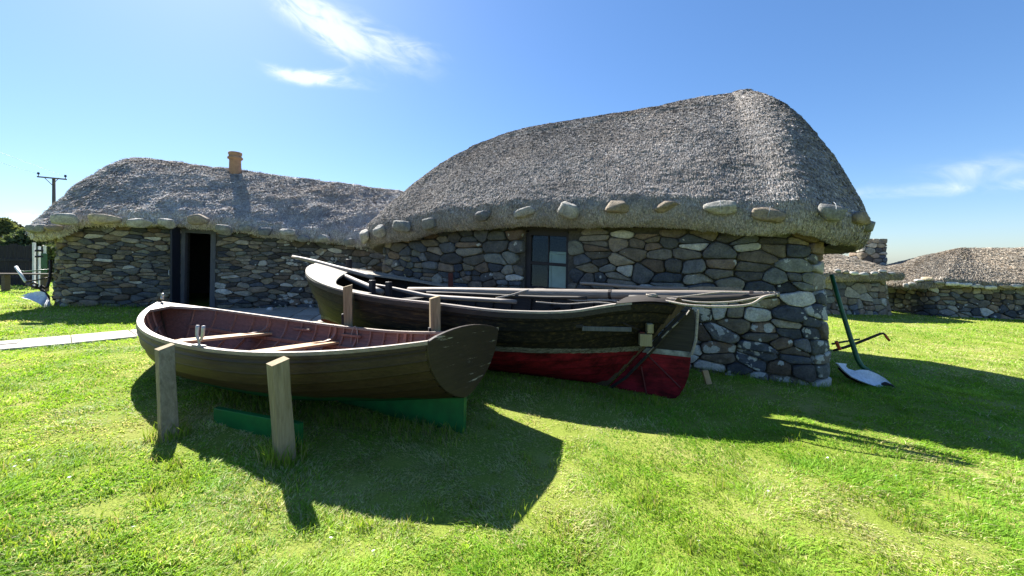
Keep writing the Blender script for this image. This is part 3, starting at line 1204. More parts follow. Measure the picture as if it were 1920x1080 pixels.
pA0, pA1 = G(1520, 589), G(1681, 591)
hA, eA = far_house('thatched_cottage', 'small far thatched cottage half hidden by the corner of the large cottage', pA0[:2], pA1[:2], 4.2, 1.55, 1.3, 2.3, EYE + 20 / F * 19.5,
                   lambda a, b: EYE - (524 - HY) / F * 17.2, 51,
                   [(1569, 511, 10, 8, 0, 'shaded grey', GR), (1583, 512, 9, 7, 0, 'small buff', BR), (1599, 514, 12, 8, 0, 'white egg-shaped', (.40, .39, .36)), (1617, 515, 13, 7, 0, 'long buff', PALE),
                    (1636, 514, 12, 7, 0, 'flat buff', PALE), (1653, 511, 10, 7, 0, 'pale tilted', PALE), (1668, 514, 9, 7, 0, 'grey corner', GR)],
                   'weight stones on the far middle cottage', 'eave of the small far cottage', rc=.7)
# stone chimney gable behind its roof
mb = MB()
cY = 21.5
c = at(1631, 474, cY)
hs_ = House((c[0] - .62, c[1] - .3), (1, 0), (0, 1), 1.24, .9, .08)
ce = empty('stone_gable', (c[0], c[1], c[2] - 2.2))
tag(ce, 'square stone chimney stub rising behind the small far cottage', 'chimney')
cw = build_wall(hs_, [(0, hs_.s[-1], .38, .2, .2)], 2.6, lambda a, b: np.zeros_like(np.asarray(a, float)) + c[2] - 2.2, .0, None, asp=1.5, gap=.03, seed=57, tint=1.4, rings=4, depth=.6)
adopt(cw, ce)
mb = MB()
tp = c[2] + .60
mb.box((c[0], c[1] + .15, tp), (1.30, .96, .18), col=(.13, .125, .115, .2))
adopt(mb.build('cap_stone', MT['stone'], bevel=.03), ce)

pB0, pB1 = G(1738, 592), G(1935, 600)
dB = (pB1 - pB0)[:2]
pB1x = pB0[:2] + dB / np.linalg.norm(dB) * 9.5
hB, eB = far_house('thatched_cottage', 'far thatched cottage at the right edge with a long hipped roof', pB0[:2], pB1x, 4.6, 1.6, 3.7, 8.2, EYE + 24 / F * 20.8,
                   lambda a, b: float(np.interp(a, [-.4, .5, 2, 9], [EYE - (541 - HY) / F * 18.0, EYE - (533 - HY) / F * 18.3, EYE - (537 - HY) / F * 18.5, EYE - (541 - HY) / F * 19.0])), 61,
                   [(1699, 535, 9, 8, 0, 'pale corner', PALE), (1709, 532, 9, 7, 0, 'small pale', PALE), (1722, 529, 13, 7, 0, 'flat pale', PALE), (1738, 527, 17, 9, 0, 'buff slab-like', (.33, .27, .18)),
                    (1759, 530, 13, 6, 0, 'thin grey', GR), (1781, 531, 19, 7, 0, 'long white', (.40, .39, .36)), (1806, 533, 18, 7, 0, 'oval white', (.36, .35, .33)), (1829, 535, 17, 7, 0, 'oval pale', PALE),
                    (1855, 538, 16, 7, 0, 'low-hanging white', (.38, .37, .35)), (1881, 537, 16, 6, 0, 'brownish', BR), (1905, 536, 16, 7, 0, 'whitish last', PALE)],
                   'weight stones on the far right cottage', 'eave of the far right cottage', ove=1.35, p_end=1.12, rc=1.5, cl=(.33, .285, .225))

# ------------------------------------------------------------------ boats
class Hull:
    """local frame: x from the stern to the bow, +y the side towards the camera, z up"""

    def __init__(self, L, b, zs, zk, n1, n2, xs):
        self.L, self.b, self.zs, self.zk, self.n1, self.n2, self.xs = L, b, zs, zk, n1, n2, xs

    def at(self, a, v, side=1, off=0.0):
        a, v = np.broadcast_arrays(np.asarray(a, float), np.asarray(v, float))

        def raw(v):
            v = np.clip(v, 0, 1)
            y = self.b(a) * (1 - (1 - v) ** self.n1(a))
            z = self.zk(a) + (self.zs(a) - self.zk(a)) * v ** self.n2(a)
            return y, z
        y, z = raw(v)
        y1, z1 = raw(v + .01)
        y0, z0 = raw(v - .01)
        ty, tz_ = y1 - y0, z1 - z0
        ln = np.hypot(ty, tz_) + 1e-9
        ny, nz = tz_ / ln, -ty / ln
        y = np.maximum(y + ny * off, 0) if off < 0 else y + ny * off
        return np.stack([self.xs(a, v), y * side, z + nz * off], -1)


def planked(h, name, mats, parent, edges, lap, inner=-.02, na=70, sub=3, amin=0, amax=1, mat_in=1):
    mb = MB()
    aa = np.linspace(amin, amax, na)
    for side in (1, -1):
        rows_ = []
        for j in range(len(edges) - 1):
            v0, v1 = edges[j], edges[j + 1]
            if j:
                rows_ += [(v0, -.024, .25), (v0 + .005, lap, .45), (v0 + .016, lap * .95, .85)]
            for k in range(sub + 1):
                t = k / sub
                if j and k == 0:
                    t = .22
                rows_.append((v0 + (v1 - v0) * min(t, .93), lap * (1 - t), 1.0))
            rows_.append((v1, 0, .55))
        P = np.stack([h.at(aa, np.full(na, v), side, o) for v, o, _ in rows_])
        tone = .9 + .22 * fbm(P.reshape(-1, 3) + side * 9, 3.1, 5, 3)
        # uneven tone; seam dirt and occlusion shade painted dark along the laps
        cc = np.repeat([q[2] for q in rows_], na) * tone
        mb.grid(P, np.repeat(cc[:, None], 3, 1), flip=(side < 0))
        vi = np.linspace(0, 1, 14)
        Q = np.stack([h.at(aa, np.full(na, v), side, inner) for v in vi])
        mb.grid(Q, flip=(side > 0), mat=mat_in)
    return mb.build(name, mats, parent, smooth=False)


def sweep(mb, path, side_dir, w, t, col=(1, 1, 1, 0), mat=0, drop=0.0):
    """rectangular bar along a path: width w along side_dir (per point), thickness t downwards"""
    path = np.asarray(path, float)
    sd = np.broadcast_to(np.asarray(side_dir, float), path.shape)
    sd = sd / (np.linalg.norm(sd, axis=1, keepdims=True) + 1e-9)
    up = np.array([0, 0, 1.0])
    a = path - sd * w / 2
    b = path + sd * w / 2
    P = np.stack([a, b, b - up * t, a - up * t, a], 0)
    mb.grid(P, col, mat)
    n = len(path)
    e0 = np.stack([a[0], b[0], b[0] - up * t, a[0] - up * t])
    e1 = np.stack([a[-1], b[-1], b[-1] - up * t, a[-1] - up * t])
    mb.add(e0, [(0, 1, 2, 3)], col, mat)
    mb.add(e1, [(3, 2, 1, 0)], col, mat)


# --- the brown clinker rowing boat
LR, BM, WT, A0, PW = 5.185, 1.047, .643, .424, 2.457
ZS0, ZSM, ZS1 = .902, .713, .993


def r_b(a):
    return np.where(a > A0, BM * (1 - np.clip((a - A0) / (1 - A0), 0, 1) ** PW), BM - (BM - WT) * np.clip((A0 - a) / A0, 0, 1) ** 2)


def r_zs(a):
    return ZSM + (ZS1 - ZSM) * np.clip((a - .4) / .6, 0, 1) ** 2 + (ZS0 - ZSM) * np.clip((.4 - a) / .4, 0, 1) ** 2


def r_zk(a):
    return .17 + .16 * np.clip((.35 - a) / .35, 0, 1) ** 1.6 + .16 * np.clip((a - .7) / .3, 0, 1) ** 2.5


row = Hull(LR, r_b, r_zs, r_zk,
           lambda a: 2.3 - .9 * np.clip((a - .55) / .45, 0, 1) - .35 * np.clip((.3 - a) / .3, 0, 1),
           lambda a: 1.75 - .75 * np.clip((a - .55) / .45, 0, 1) ** 1.5 - .45 * np.clip((.3 - a) / .3, 0, 1),
           lambda a, v: LR * (a - .075 * a ** 7 * (1 - v) ** 1.6))
TH = .408
rb = empty('rowing_boat', (-.445, 3.68, .01), (.072, 0, PI - TH))
tag(rb, 'brown clinker-built wooden rowing boat with an open stained interior and green keel', 'rowing boat')
ed = [0, .16, .30, .43, .55, .67, .79, .90, 1.0]
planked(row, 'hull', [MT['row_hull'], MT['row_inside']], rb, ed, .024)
aa = np.linspace(0, 1, 90)
for side in (1, -1):
    mb = MB()
    p = row.at(aa, np.full(90, 1.0), side, 0)
    p[:, 1] -= side * np.clip(.012, 0, abs(p[:, 1]))
    p[:, 2] += .012
    tn = np.gradient(p, axis=0)
    sd = np.stack([-tn[:, 1], tn[:, 0], np.zeros(90)], 1)
    sweep(mb, p, sd, .062, .034)
    q = p + np.array([0, 0, -.034])
    q[:, 1] += side * .022
    sweep(mb, q, sd, .022, .03, mat=1)
    mb.build('gunwale', [MT['rail'], MT['row_hull']], rb, bevel=.004)
# transom
mb = MB()
vv = np.linspace(0, 1, 16)
Rr = row.at(np.zeros(16), vv, 1, .014)
Ll = row.at(np.zeros(16), vv, -1, .014)[::-1]
crown = [np.array([0, y, ZS0 + .075 * (1 - (y / WT) ** 2) + .01]) for y in np.linspace(-WT * .8, WT * .8, 9)][::-1]
outl = np.vstack([Rr, crown, Ll[:-1]])
outl[:, 0] = -.012
mb.plate(outl, (-1, 0, 0), .035)
mb.build('transom', MT['transom'], rb, bevel=.006)
# keel with a deep skeg, stem post
mb = MB()
xk = np.linspace(.0, 3.1, 24)
topz = r_zk(xk / LR) + .02
botz = -.06 + .0 * xk
for i in range(23):
    for s in (1, -1):
        pass
V = []
for x_, t_, b_ in zip(xk, topz, botz):
    V.append([[x_, .026, b_], [x_, .026, t_], [x_, -.026, t_], [x_, -.026, b_], [x_, .026, b_]])
V = np.array(V)
mb.grid(V)
mb.add(V[0][:4], [(0, 1, 2, 3)])
mb.add(V[-1][:4], [(3, 2, 1, 0)])
mb.build('keel', MT['green'], rb, bevel=.004)
mb = MB()
vs = np.linspace(0, 1, 24)
st = row.at(np.ones(24), vs, 1, 0)
low = np.array([[x_, 0, float(r_zk(np.array(x_ / LR)))] for x_ in np.linspace(3.1, LR * .925 - .03, 14)])
path = np.vstack([low, st[1:], st[-1:] + np.array([[0.012, 0, .055]])])
mb.tube(path + np.array([.012, 0, 0]), .030, 6, flat=1.3)
sp = mb.build('stem', MT['row_hull'], rb)
mb = MB()
e = st[-1] + np.array([-.05, 0, .04])
mb.tube([e, e + np.array([0, 0, .035])], .022, 8)
rg = [e + np.array([.028 * math.cos(t), 0, .058 + .028 * math.sin(t)]) for t in np.linspace(0, 2 * PI, 14)]
mb.tube(rg, .010, 6)
mb.build('stem_ring', MT['galv'], sp, smooth=True)
# breasthook in the bow
mb = MB()
b0 = .90
bh = [row.at(np.array(b0), np.array(1.0), 1, -.03), row.at(np.array(.985), np.array(1.0), 1, -.02), row.at(np.array(.985), np.array(1.0), -1, -.02), row.at(np.array(b0), np.array(1.0), -1, -.03),
      row.at(np.array(b0 + .045), np.array(1.0), 1, 0) * np.array([1, 0, 1])]
bh = np.array(bh)
mb.plate(bh + np.array([0, 0, .006]), (0, 0, 1), .035)
mb.build('breasthook', MT['rail'], rb, bevel=.004)
# ribs
for a_ in np.linspace(.075, .93, 19):
    mb = MB()
    vv = np.linspace(.02, .985, 16)
    for side in (1, -1):
        p0 = row.at(np.full(16, a_), vv, side, -.018)
        p1 = row.at(np.full(16, a_), vv, side, -.040)
        w = np.array([.014, 0, 0])
        P = np.stack([p0 - w, p1 - w, p1 + w, p0 + w])
        mb.grid(P, flip=side < 0)
    mb.build('rib', MT['row_rib'], rb)
# stringers under the seats
for side in (1, -1):
    for vz, a0_, a1_ in ((.66, .05, .93),):
        mb = MB()
        av = np.linspace(a0_, a1_, 50)
        p = row.at(av, np.full(50, vz), side, -.048)
        tn = np.gradient(p, axis=0)
        sweep(mb, p, np.stack([-tn[:, 1], tn[:, 0], 0 * tn[:, 0]], 1), .03, .045)
        mb.build('stringer', MT['row_rib'], rb, bevel=.003)


def thwart(a_, w, v=.70):
    mb = MB()
    ys = np.linspace(-1, 1, 9)
    P = []
    for dx in (-w / 2, w / 2):
        r_ = []
        for y in ys:
            p = row.at(np.array(a_ + dx / LR), np.array(v), 1, -.03)
            r_.append([a_ * LR + dx, p[1] * y, row.at(np.array(a_), np.array(v), 1, -.03)[2]])
        P.append(r_)
    P = np.array(P)
    up = np.array([0, 0, .030])
    mb.grid(P + up)
    mb.grid(P, flip=True)
    for i in (0, 1):
        mb.grid(np.stack([P[i], P[i] + up]), flip=(i == 0))
    for j in (0, -1):
        mb.grid(np.stack([P[:, j], P[:, j] + up]), flip=(j == -1))
    t_ = mb.build('thwart', MT['seat'], rb, bevel=.004)
    for side in (1, -1):
        mb = MB()
        for sx in (0,):
            yb = row.at(np.array(a_), np.array(v), side, -.035)
            yt = row.at(np.array(a_), np.array(.985), side, -.05)
            n = 12
            o = []
            for k in range(n):      # inner curve of the knee
                q = k / (n - 1)
                y = (yb[1] - side * .34) + side * (.34 + (yt[1] - yb[1]) * side) * (1 - (1 - q) ** 2.6)
                z = yb[2] + .034 + (yt[2] - yb[2] - .03) * q ** 2.4
                o.append([a_ * LR, y, z])
            for k in range(n):
                q = 1 - k / (n - 1)
                pq = row.at(np.array(a_), np.array(v + (.985 - v) * q), side, -.022)
                o.append([a_ * LR, pq[1], max(pq[2], yb[2] + .030)])
            o = np.array(o)
            o[:, 0] += .022
            # a thick curved bracket as a strip between the two curves
            I, O_ = o[:n], o[n:][::-1]
            I[0] = O_[0] + np.array([0, -side * .36, 0])
            I[0][2] = yb[2] + .044
            O_[0][2] = yb[2] + .030
            t = np.array([-.044, 0, 0])
            mb.grid(np.stack([I, O_]), flip=side > 0)
            mb.grid(np.stack([I + t, O_ + t]), flip=side < 0)
            mb.grid(np.stack([I, I + t]), flip=side < 0)
            mb.grid(np.stack([O_, O_ + t]), flip=side > 0)
        mb.build('knee', MT['row_rib'] if side < 0 else MT['seat'], t_)


thwart(.745, .25, .70)
thwart(.53, .25, .70)
thwart(.285, .26, .68)
# small rail blocks on the inside of the far planking, rowlocks
for a_ in (.64, .47):
    mb = MB()
    p = row.at(np.array(a_), np.array(.87), -1, -.055)
    mb.box(p, (.34, .03, .032))
    mb.build('oar_chock', MT['row_rib'], rb, bevel=.004)
for side, a_ in ((1, .437),):
    p = row.at(np.array(a_), np.array(1.0), side, -.008) + np.array([0, 0, .014])
    mb = MB()
    mb.box(p + np.array([0, 0, .006]), (.16, .045, .012))
    mb.tube([p, p + np.array([0, 0, .05])], .012, 8)
    rl = mb.build('rowlock', MT['galv'], rb, bevel=.002)
    for sx in (-1, 1):
        mb = MB()
        q = p + np.array([0, 0, .045])
        mb.tube([q, q + np.array([sx * .028, 0, .02]), q + np.array([sx * .043, 0, .06]), q + np.array([sx * .045, 0, .12]), q + np.array([sx * .045, 0, .145])], [.010, .012, .015, .017, .013], 8)
        mb.build('prong', MT['galv'], rl, smooth=True)
mb = MB()       # a loop of line over the far gunwale
p = row.at(np.array(.455), np.array(1.0), -1, -.03)
loop = [p + np.array([.06 * math.cos(t) + .02, .03, -.16 + .19 * math.sin(t)]) for t in np.linspace(0, 2 * PI, 24)]
mb.tube(loop, .006, 5)
mb.build('rope_loop', MT['rope'], rb)
mb = MB()
for k in range(3):     # bottom boards
    y = (-.3, 0, .3)[k]
    mb.box((2.5, y, .235), (2.7, .26, .022))
mb.build('bottom_boards', MT['row_inside'], rb, bevel=.003)

# --- the black and red fishing boat
X2, Y2, Z2, TH2, HEEL2, L2, BM2, PA2, A02, PB2 = 1.891, 4.371, .048, .499, -.008, 6.428, 1.078, 3.117, .516, 3.308
C2, S2 = math.cos(TH2), math.sin(TH2)


def f_b(a):
    return np.where(a > A02, BM2 * (1 - np.clip((a - A02) / (1 - A02), 0, 1) ** PB2), BM2 * (1 - np.clip((A02 - a) / A02, 0, 1) ** PA2))


_zx = [0, .04, .09, .16, .25, .40, .55, .70, .80, .88, .94, 1.0]
_zz = [1.05, 1.10, 1.085, 1.01, .99, 1.035, 1.075, 1.165, 1.265, 1.36, 1.43, 1.49]


def f_zs(a):
    # smooth (cubic) reading of the sheer table
    a = np.asarray(a, float)
    xs_, zs_ = np.array(_zx), np.array(_zz)
    m = np.gradient(zs_, xs_)
    i = np.clip(np.searchsorted(xs_, a, 'right') - 1, 0, len(xs_) - 2)
    h_ = xs_[i + 1] - xs_[i]
    t = (a - xs_[i]) / h_
    return ((2 * t ** 3 - 3 * t ** 2 + 1) * zs_[i] + (t ** 3 - 2 * t ** 2 + t) * h_ * m[i] + (-2 * t ** 3 + 3 * t ** 2) * zs_[i + 1] + (t ** 3 - t ** 2) * h_ * m[i + 1])


fish = Hull(L2, f_b, f_zs, lambda a: .05 + .40 * np.clip((a - .35) / .65, 0, 1) ** 1.3,
            lambda a: 2.1 - .85 * np.clip((a - .55) / .45, 0, 1) - .75 * np.clip((.45 - a) / .45, 0, 1),
            lambda a: 1.55 - .50 * np.clip((a - .55) / .45, 0, 1) - .25 * np.clip((.4 - a) / .4, 0, 1),
            lambda a, v: L2 * a + .90 * (1 - a) ** 7 * (1 - v) ** 1.0 * (1 + .1 * v) - .26 * a ** 7 * (1 - v) ** 1.5)
KB = 1.12
fb = empty('fishing_boat', (X2 * KB, Y2 * KB, EYE + (Z2 - EYE) * KB), (-HEEL2, 0, PI - TH2))
fb.scale = (KB,) * 3
tag(fb, 'old tarred black wooden fishing boat with a red bottom and red rudder', 'fishing boat')
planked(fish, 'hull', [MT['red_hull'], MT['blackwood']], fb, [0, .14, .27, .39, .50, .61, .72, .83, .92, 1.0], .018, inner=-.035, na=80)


def cpl(px, py):
    """point of the fishing boat's centre plane seen at a pixel -> local x, z"""
    r = (px - CX) / F
    c = (X2 - Y2 * r) / (C2 + S2 * r)
    Yw = Y2 + S2 * c
    return np.array([c, 0.0, EYE - (py - HY) / F * Yw - Z2])


aa = np.linspace(.075, .995, 100)
for side in (1, -1):
    mb = MB()
    p = fish.at(aa, np.full(100, 1.0), side, 0)
    p[:, 1] -= side * np.clip(.02, 0, abs(p[:, 1]))
    p[:, 2] += .014
    tn = np.gradient(p, axis=0)
    sd = np.stack([-tn[:, 1], tn[:, 0], np.zeros(100)], 1)
    sweep(mb, p, sd, .062, .026)
    o = mb.build('capping_rail', MT['cap'], fb, bevel=.004)
    mb = MB()
    q = p - np.array([0, 0, .028])
    q[:, 1] += side * .024
    sweep(mb, q, sd, .026, .055)
    mb.build('rubbing_strake', MT['blackwood'], fb, bevel=.004)
# stern hood: blackened planks that close the stern and the raked sternpost
mb = MB()
av = np.linspace(0.004, .095, 8)
P = np.stack([np.stack([fish.at(np.array(a_), np.array(1.0), 1, 0) * np.array([1, y, 1]) + np.array([0, 0, .02 + .03 * (1 - y * y)]) for y in np.linspace(-1.06, 1.06, 9)]) for a_ in av])
mb.grid(P)
mb.grid(P - np.array([0, 0, .03]), flip=True)
mb.grid(np.stack([P[-1], P[-1] - np.array([0, 0, .03])]), flip=True)
mb.build('stern_deck', MT['blackwood'], fb)
mb = MB()
sp_top, sp_bot = cpl(1285, 574), cpl(1135, 728)
d = (sp_bot - sp_top)
frame = []
for t in np.linspace(-.02, 1.02, 12):
    frame.append(sp_top + d * t)
frame = np.array(frame)
perp = np.array([-d[2], 0, d[0]]) / np.linalg.norm(d)
if perp[0] < 0:
    perp = -perp
mb2 = MB()
for s_, wd in ((1, .10),):
    V = np.stack([frame + np.array([0, .055, 0]), frame + perp * .12 + np.array([0, .055, 0]), frame + perp * .12 - np.array([0, .055, 0]), frame - np.array([0, .055, 0]), frame + np.array([0, .055, 0])])
    mb2.grid(V)
    mb2.add(V[:4, 0], [(0, 1, 2, 3)])
    mb2.add(V[:4, -1], [(3, 2, 1, 0)])
mb2.build('sternpost', MT['brownwood'], fb, bevel=.004)
# rudder hung on the sternpost
rud = empty('rudder')
rud.parent = fb
rp = [cpl(x, y) for x, y in [(1300, 580), (1306, 612), (1300, 642), (1296, 664), (1294, 682), (1291, 706), (1284, 724), (1274, 740), (1258, 753), (1244, 757), (1215, 754), (1180, 746), (1140, 733)]]
gap_ = -perp * .012


def on_post(z):
    t = (z - sp_top[2]) / d[2]
    return sp_top + d * t + gap_


outl = np.array(rp)
full = np.vstack([outl, [on_post(outl[-1][2] + .02)], [on_post(1.0)]])


def clip_z(poly, z, keep_above):
    out = []
    n = len(poly)
    for i in range(n):
        p, q = poly[i], poly[(i + 1) % n]
        fp, fq = (p[2] - z, q[2] - z) if keep_above else (z - p[2], z - q[2])
        if fp >= 0:
            out.append(p)
        if fp * fq < 0:
            out.append(p + (q - p) * fp / (fp - fq))
    return np.array(out)


WZ = .50
for nm, pl, mt, th_ in (('upper_blade', clip_z(full, WZ + .06, True), 'blackwood', .046), ('waterline_band', clip_z(clip_z(full, WZ + .06, False), WZ, True), 'band', .050), ('lower_blade', clip_z(full, WZ, False), 'red_hull', .046)):
    mb = MB()
    mb.plate(pl + np.array([0, th_ / 2, 0]), (0, 1, 0), th_)
    o = mb.build(nm, MT[mt], rud, bevel=.005)
mb = MB()        # worn white edge
ew = [cpl(1309, 580), cpl(1307, 610), cpl(1305, 638), cpl(1297, 664)]
mb.tube(np.array(ew) + np.array([0, .03, 0]), .016, 6)
mb.build('worn_edge', MT['cap'], rud)
for (a_, b_) in (((1216, 666), (1277, 726)), ((1203, 686), (1216, 752))):
    mb = MB()
    p, q = cpl(*a_), cpl(*b_)
    mb.tube(np.linspace(p, q, 6) + np.array([0, .032, 0]), .013, 6, flat=.6)
    mb.build('strap', MT['rust'], rud)
mb = MB()        # rope that runs down the sternpost
mb.tube([cpl(1296, 578) + np.array([0, .06, 0]), cpl(1262, 612) + np.array([0, .075, 0]), cpl(1228, 652) + np.array([0, .07, 0]), cpl(1175, 706) + np.array([0, .07, 0]), cpl(1134, 733) + np.array([0, .07, 0])], .022, 6, flat=.8)
mb.build('iron_strap', MT['blackwood'], fb)
for (a_, b_) in (((1294, 580), (1288, 589)), ((1273, 602), (1262, 612)), ((1256, 618), (1243, 631)), ((1228, 648), (1216, 660))):
    mb = MB()
    p, q = cpl(*a_), cpl(*b_)
    mb.tube([p + np.array([0, .092, 0]), q + np.array([0, .095, 0])], .017, 6, flat=.5)
    mb.build('worn_patch', MT['cap'], fb)
# grey batten and sawn block on the quarter
_sg = np.meshgrid(np.linspace(.02, .99, 200), np.linspace(.1, 1, 120), indexing='ij')


def side_pt(px, py, off=.02):
    p = fish.at(_sg[0].ravel(), _sg[1].ravel(), 1, off)
    X_ = X2 - C2 * p[:, 0] - S2 * p[:, 1]
    Y_ = Y2 + S2 * p[:, 0] - C2 * p[:, 1]
    e = (CX + F * X_ / Y_ - px) ** 2 + (HY - F * (p[:, 2] + Z2 - EYE) / Y_ - py) ** 2
    return p[e.argmin()]


mb = MB()
p, q = side_pt(1090, 616, .03), side_pt(1182, 618, .03)
sweep(mb, np.linspace(p, q, 6) + np.array([0, 0, .025]), (0, 1, 0), .028, .05)
mb.build('batten', MT['jamb'], fb, bevel=.004)
p = side_pt(1212, 626, .06)
mb = MB()
R_ = rotz(.35)
mb.box(p + np.array([0.0, .03, -.065]), (.13, .11, .135), R_)
mb.box(p + np.array([-.045, .03, .065]), (.065, .12, .10), R_)
bl = mb.build('fender_block', MT['block'], fb, bevel=.006)
mb = MB()
mb.box(p + np.array([.035, .045, .014]), (.052, .09, .008), R_)
mb.build('red_face', MT['rust'], bl)
mb = MB()
mb.tube([side_pt(1168, 607, .02), p + np.array([.06, .02, .03])], .010, 6)
mb.build('bracket_rod', MT['iron'], fb)

# foredeck, side decks, beams, posts
mb = MB()
av = np.linspace(.60, .992, 46)
def inner_w(a):
    b_ = f_b(a)
    w = .16 + .95 * np.clip((a - .72) / .18, 0, 1) ** 1.4
    return np.maximum(b_ - w, 0)
for side in (1, -1):
    P = []
    for a_ in av:
        b_ = float(f_b(np.array(a_))) - .03
        i_ = min(float(inner_w(np.array(a_))), b_)
        zz = float(f_zs(np.array(a_)))
        P.append([[L2 * a_, side * (b_ + (i_ - b_) * t), zz + .004 + .035 * (1 - (max(0, b_ + (i_ - b_) * t) / max(b_, .05)) ** 2)] for t in np.linspace(0, 1, 5)])
    P = np.array(P)
    mb.grid(P, flip=side > 0)
    mb.grid(P - np.array([0, 0, .03]), flip=side < 0)
    mb.grid(np.stack([P[:, -1], P[:, -1] - np.array([0, 0, .03])]), flip=side > 0)
mb.build('foredeck', MT['deck'], fb)
mb = MB()
for a_ in (.62, .30, .16):
    b_ = float(f_b(np.array(a_))) - .05
    zz = float(f_zs(np.array(a_))) - .16
    mb.box((L2 * a_, 0, zz), (.20, 2 * b_, .035))
mb.build('thwarts', MT['blackwood'], fb, bevel=.004)
for a_ in np.linspace(.14, .82, 13):
    mb = MB()
    vv = np.linspace(.05, .985, 14)
    for side in (1, -1):
        p0 = fish.at(np.full(14, a_), vv, side, -.034)
        p1 = fish.at(np.full(14, a_), vv, side, -.075)
        w = np.array([.022, 0, 0])
        mb.grid(np.stack([p0 - w, p1 - w, p1 + w, p0 + w]), flip=side < 0)
    mb.build('rib', MT['blackwood'], fb)


def deck_pt(px, py, dz=0.0):
    """point on the sheer level of the boat (z about the sheer) seen at a pixel"""
    lo, hi = 3.0, 9.5
    best = None
    for Y_ in np.linspace(lo, hi, 900):
        w = at(px, py, Y_)
        lx = -(w[0] - X2) * C2 + (w[1] - Y2) * S2
        ly = -(w[0] - X2) * S2 - (w[1] - Y2) * C2
        if 0 <= lx <= L2:
            e = abs(w[2] - Z2 - float(f_zs(np.array(lx / L2))) - dz)
            if best is None or e < best[0]:
                best = (e, np.array([lx, ly, w[2] - Z2]))
    return best[1]


def peg(px, py, w, h_, round_=False):
    p = deck_pt(px, py)
    Yw = Y2 + S2 * p[0] - C2 * p[1]
    w, h_ = w / F * Yw, h_ / F * Yw
    mb = MB()
    if round_:
        mb.tube([p + np.array([0, 0, -.06]), p + np.array([0, 0, h_])], w / 2, 12)
    else:
        mb.box(p + np.array([0, 0, h_ / 2 - .03]), (w * .8, w * .8, h_ + .06))
    return mb.build('mooring_post', MT['frame'], fb, bevel=.008)


peg(653, 510, 11, 24, True)
peg(697, 546, 12, 20)
peg(728, 549, 12, 20)
p = deck_pt(671, 515)
mb = MB()
mb.box(p + np.array([0, 0, .015]), (.14, .06, .03))
mb.box(p + np.array([0.02, 0, .05]), (.05, .04, .06), rotz(.4))
mb.tube([p + np.array([-.05, -.01, .05]), p + np.array([.09, .01, .06])], .014, 6)
mb.build('cleat', MT['blackwood'], fb, bevel=.004)
# --- spars, oars and ropes lying in the fishing boat
def spar(name, ends, r, label, cat, mat='spar', n=14, wob=.008, group=None):
    P = [at(e[0], e[1], e[2] * KB) for e in ends]
    r = [q * KB for q in r]
    P = np.array(P)
    t = np.linspace(0, 1, len(P))
    tt = np.linspace(0, 1, n)
    Q = np.stack([np.interp(tt, t, P[:, i]) for i in range(3)], 1)
    rr = np.interp(tt, np.linspace(0, 1, len(r)), r)
    Q += np.stack([np.zeros(n), np.zeros(n), wob * np.sin(tt * 7 + 1)], 1)
    # local frame with x along the spar, for the grain
    ax = Q[-1] - Q[0]
    ln = np.linalg.norm(ax)
    ax /= ln
    ay = np.cross([0, 0, 1.0], ax)
    ay /= np.linalg.norm(ay)
    az = np.cross(ax, ay)
    M_ = np.stack([ax, ay, az], 1)
    loc = (Q - Q[0]) @ M_
    mb = MB()
    mb.tube(loc, rr, 12)
    o = mb.build(name, MT[mat], smooth=True)
    mw = Matrix([list(M_[i]) + [Q[0][i]] for i in range(3)] + [[0, 0, 0, 1]])
    o.matrix_world = mw
    tag(o, label, cat, group)
    return o, loc, rr


mast, mloc, mr = spar('mast', [(766, 544, 6.7), (1000, 549, 5.55), (1250, 552, 4.75), (1462, 553, 4.22)], [.045, .060, .062, .052, .026],
                      'longest and thickest grey mast laid fore and aft over the black boat', 'mast')
for k in (7, 12):        # iron bands and the lashing at its tip
    mb = MB()
    c = mloc[k]
    mb.tube([c - np.array([.02, 0, 0]), c + np.array([.02, 0, 0])], mr[k] + .005, 12)
    mb.build('iron_band', MT['iron'], mast)
mb = MB()
c = mloc[-1]
mb.tube([c + np.array([-.19 + .012 * k, .03 * math.cos(k * 1.3), .03 * math.sin(k * 1.3)]) for k in range(16)], .008, 5)
mb.build('lashing', MT['rope'], mast)
spar('bowsprit', [(549, 482, 7.9), (600, 493, 7.45), (650, 506, 7.05), (700, 521, 6.75)], [.030, .042, .045, .04],
     'short pale spar that sticks out over the bow of the black boat', 'spar')
spar('oar_shaft', [(612, 502, 7.3), (655, 521, 6.7), (716, 549, 6.05)], [.032, .046, .048], 'stout round spar slanting down into the bow beside the two square pegs', 'spar')
spar('boat_pole', [(705, 535, 6.5), (805, 555, 6.0), (968, 567, 5.15)], [.020, .033, .034, .028], 'slim grey pole lying along the near side of the black boat', 'pole')
spar('boat_pole', [(800, 549, 6.2), (1000, 556, 5.4), (1100, 560, 4.95)], [.018, .024, .022], 'thinnest pole lying between the mast and the near rail of the black boat', 'pole', 'blackwood')
gaff, gl, gr = spar('gaff', [(1180, 560, 4.85), (1300, 562, 4.45), (1455, 556, 4.16)], [.040, .050, .030], 'dark shaded spar lashed under the tip of the mast', 'spar', 'blackwood')
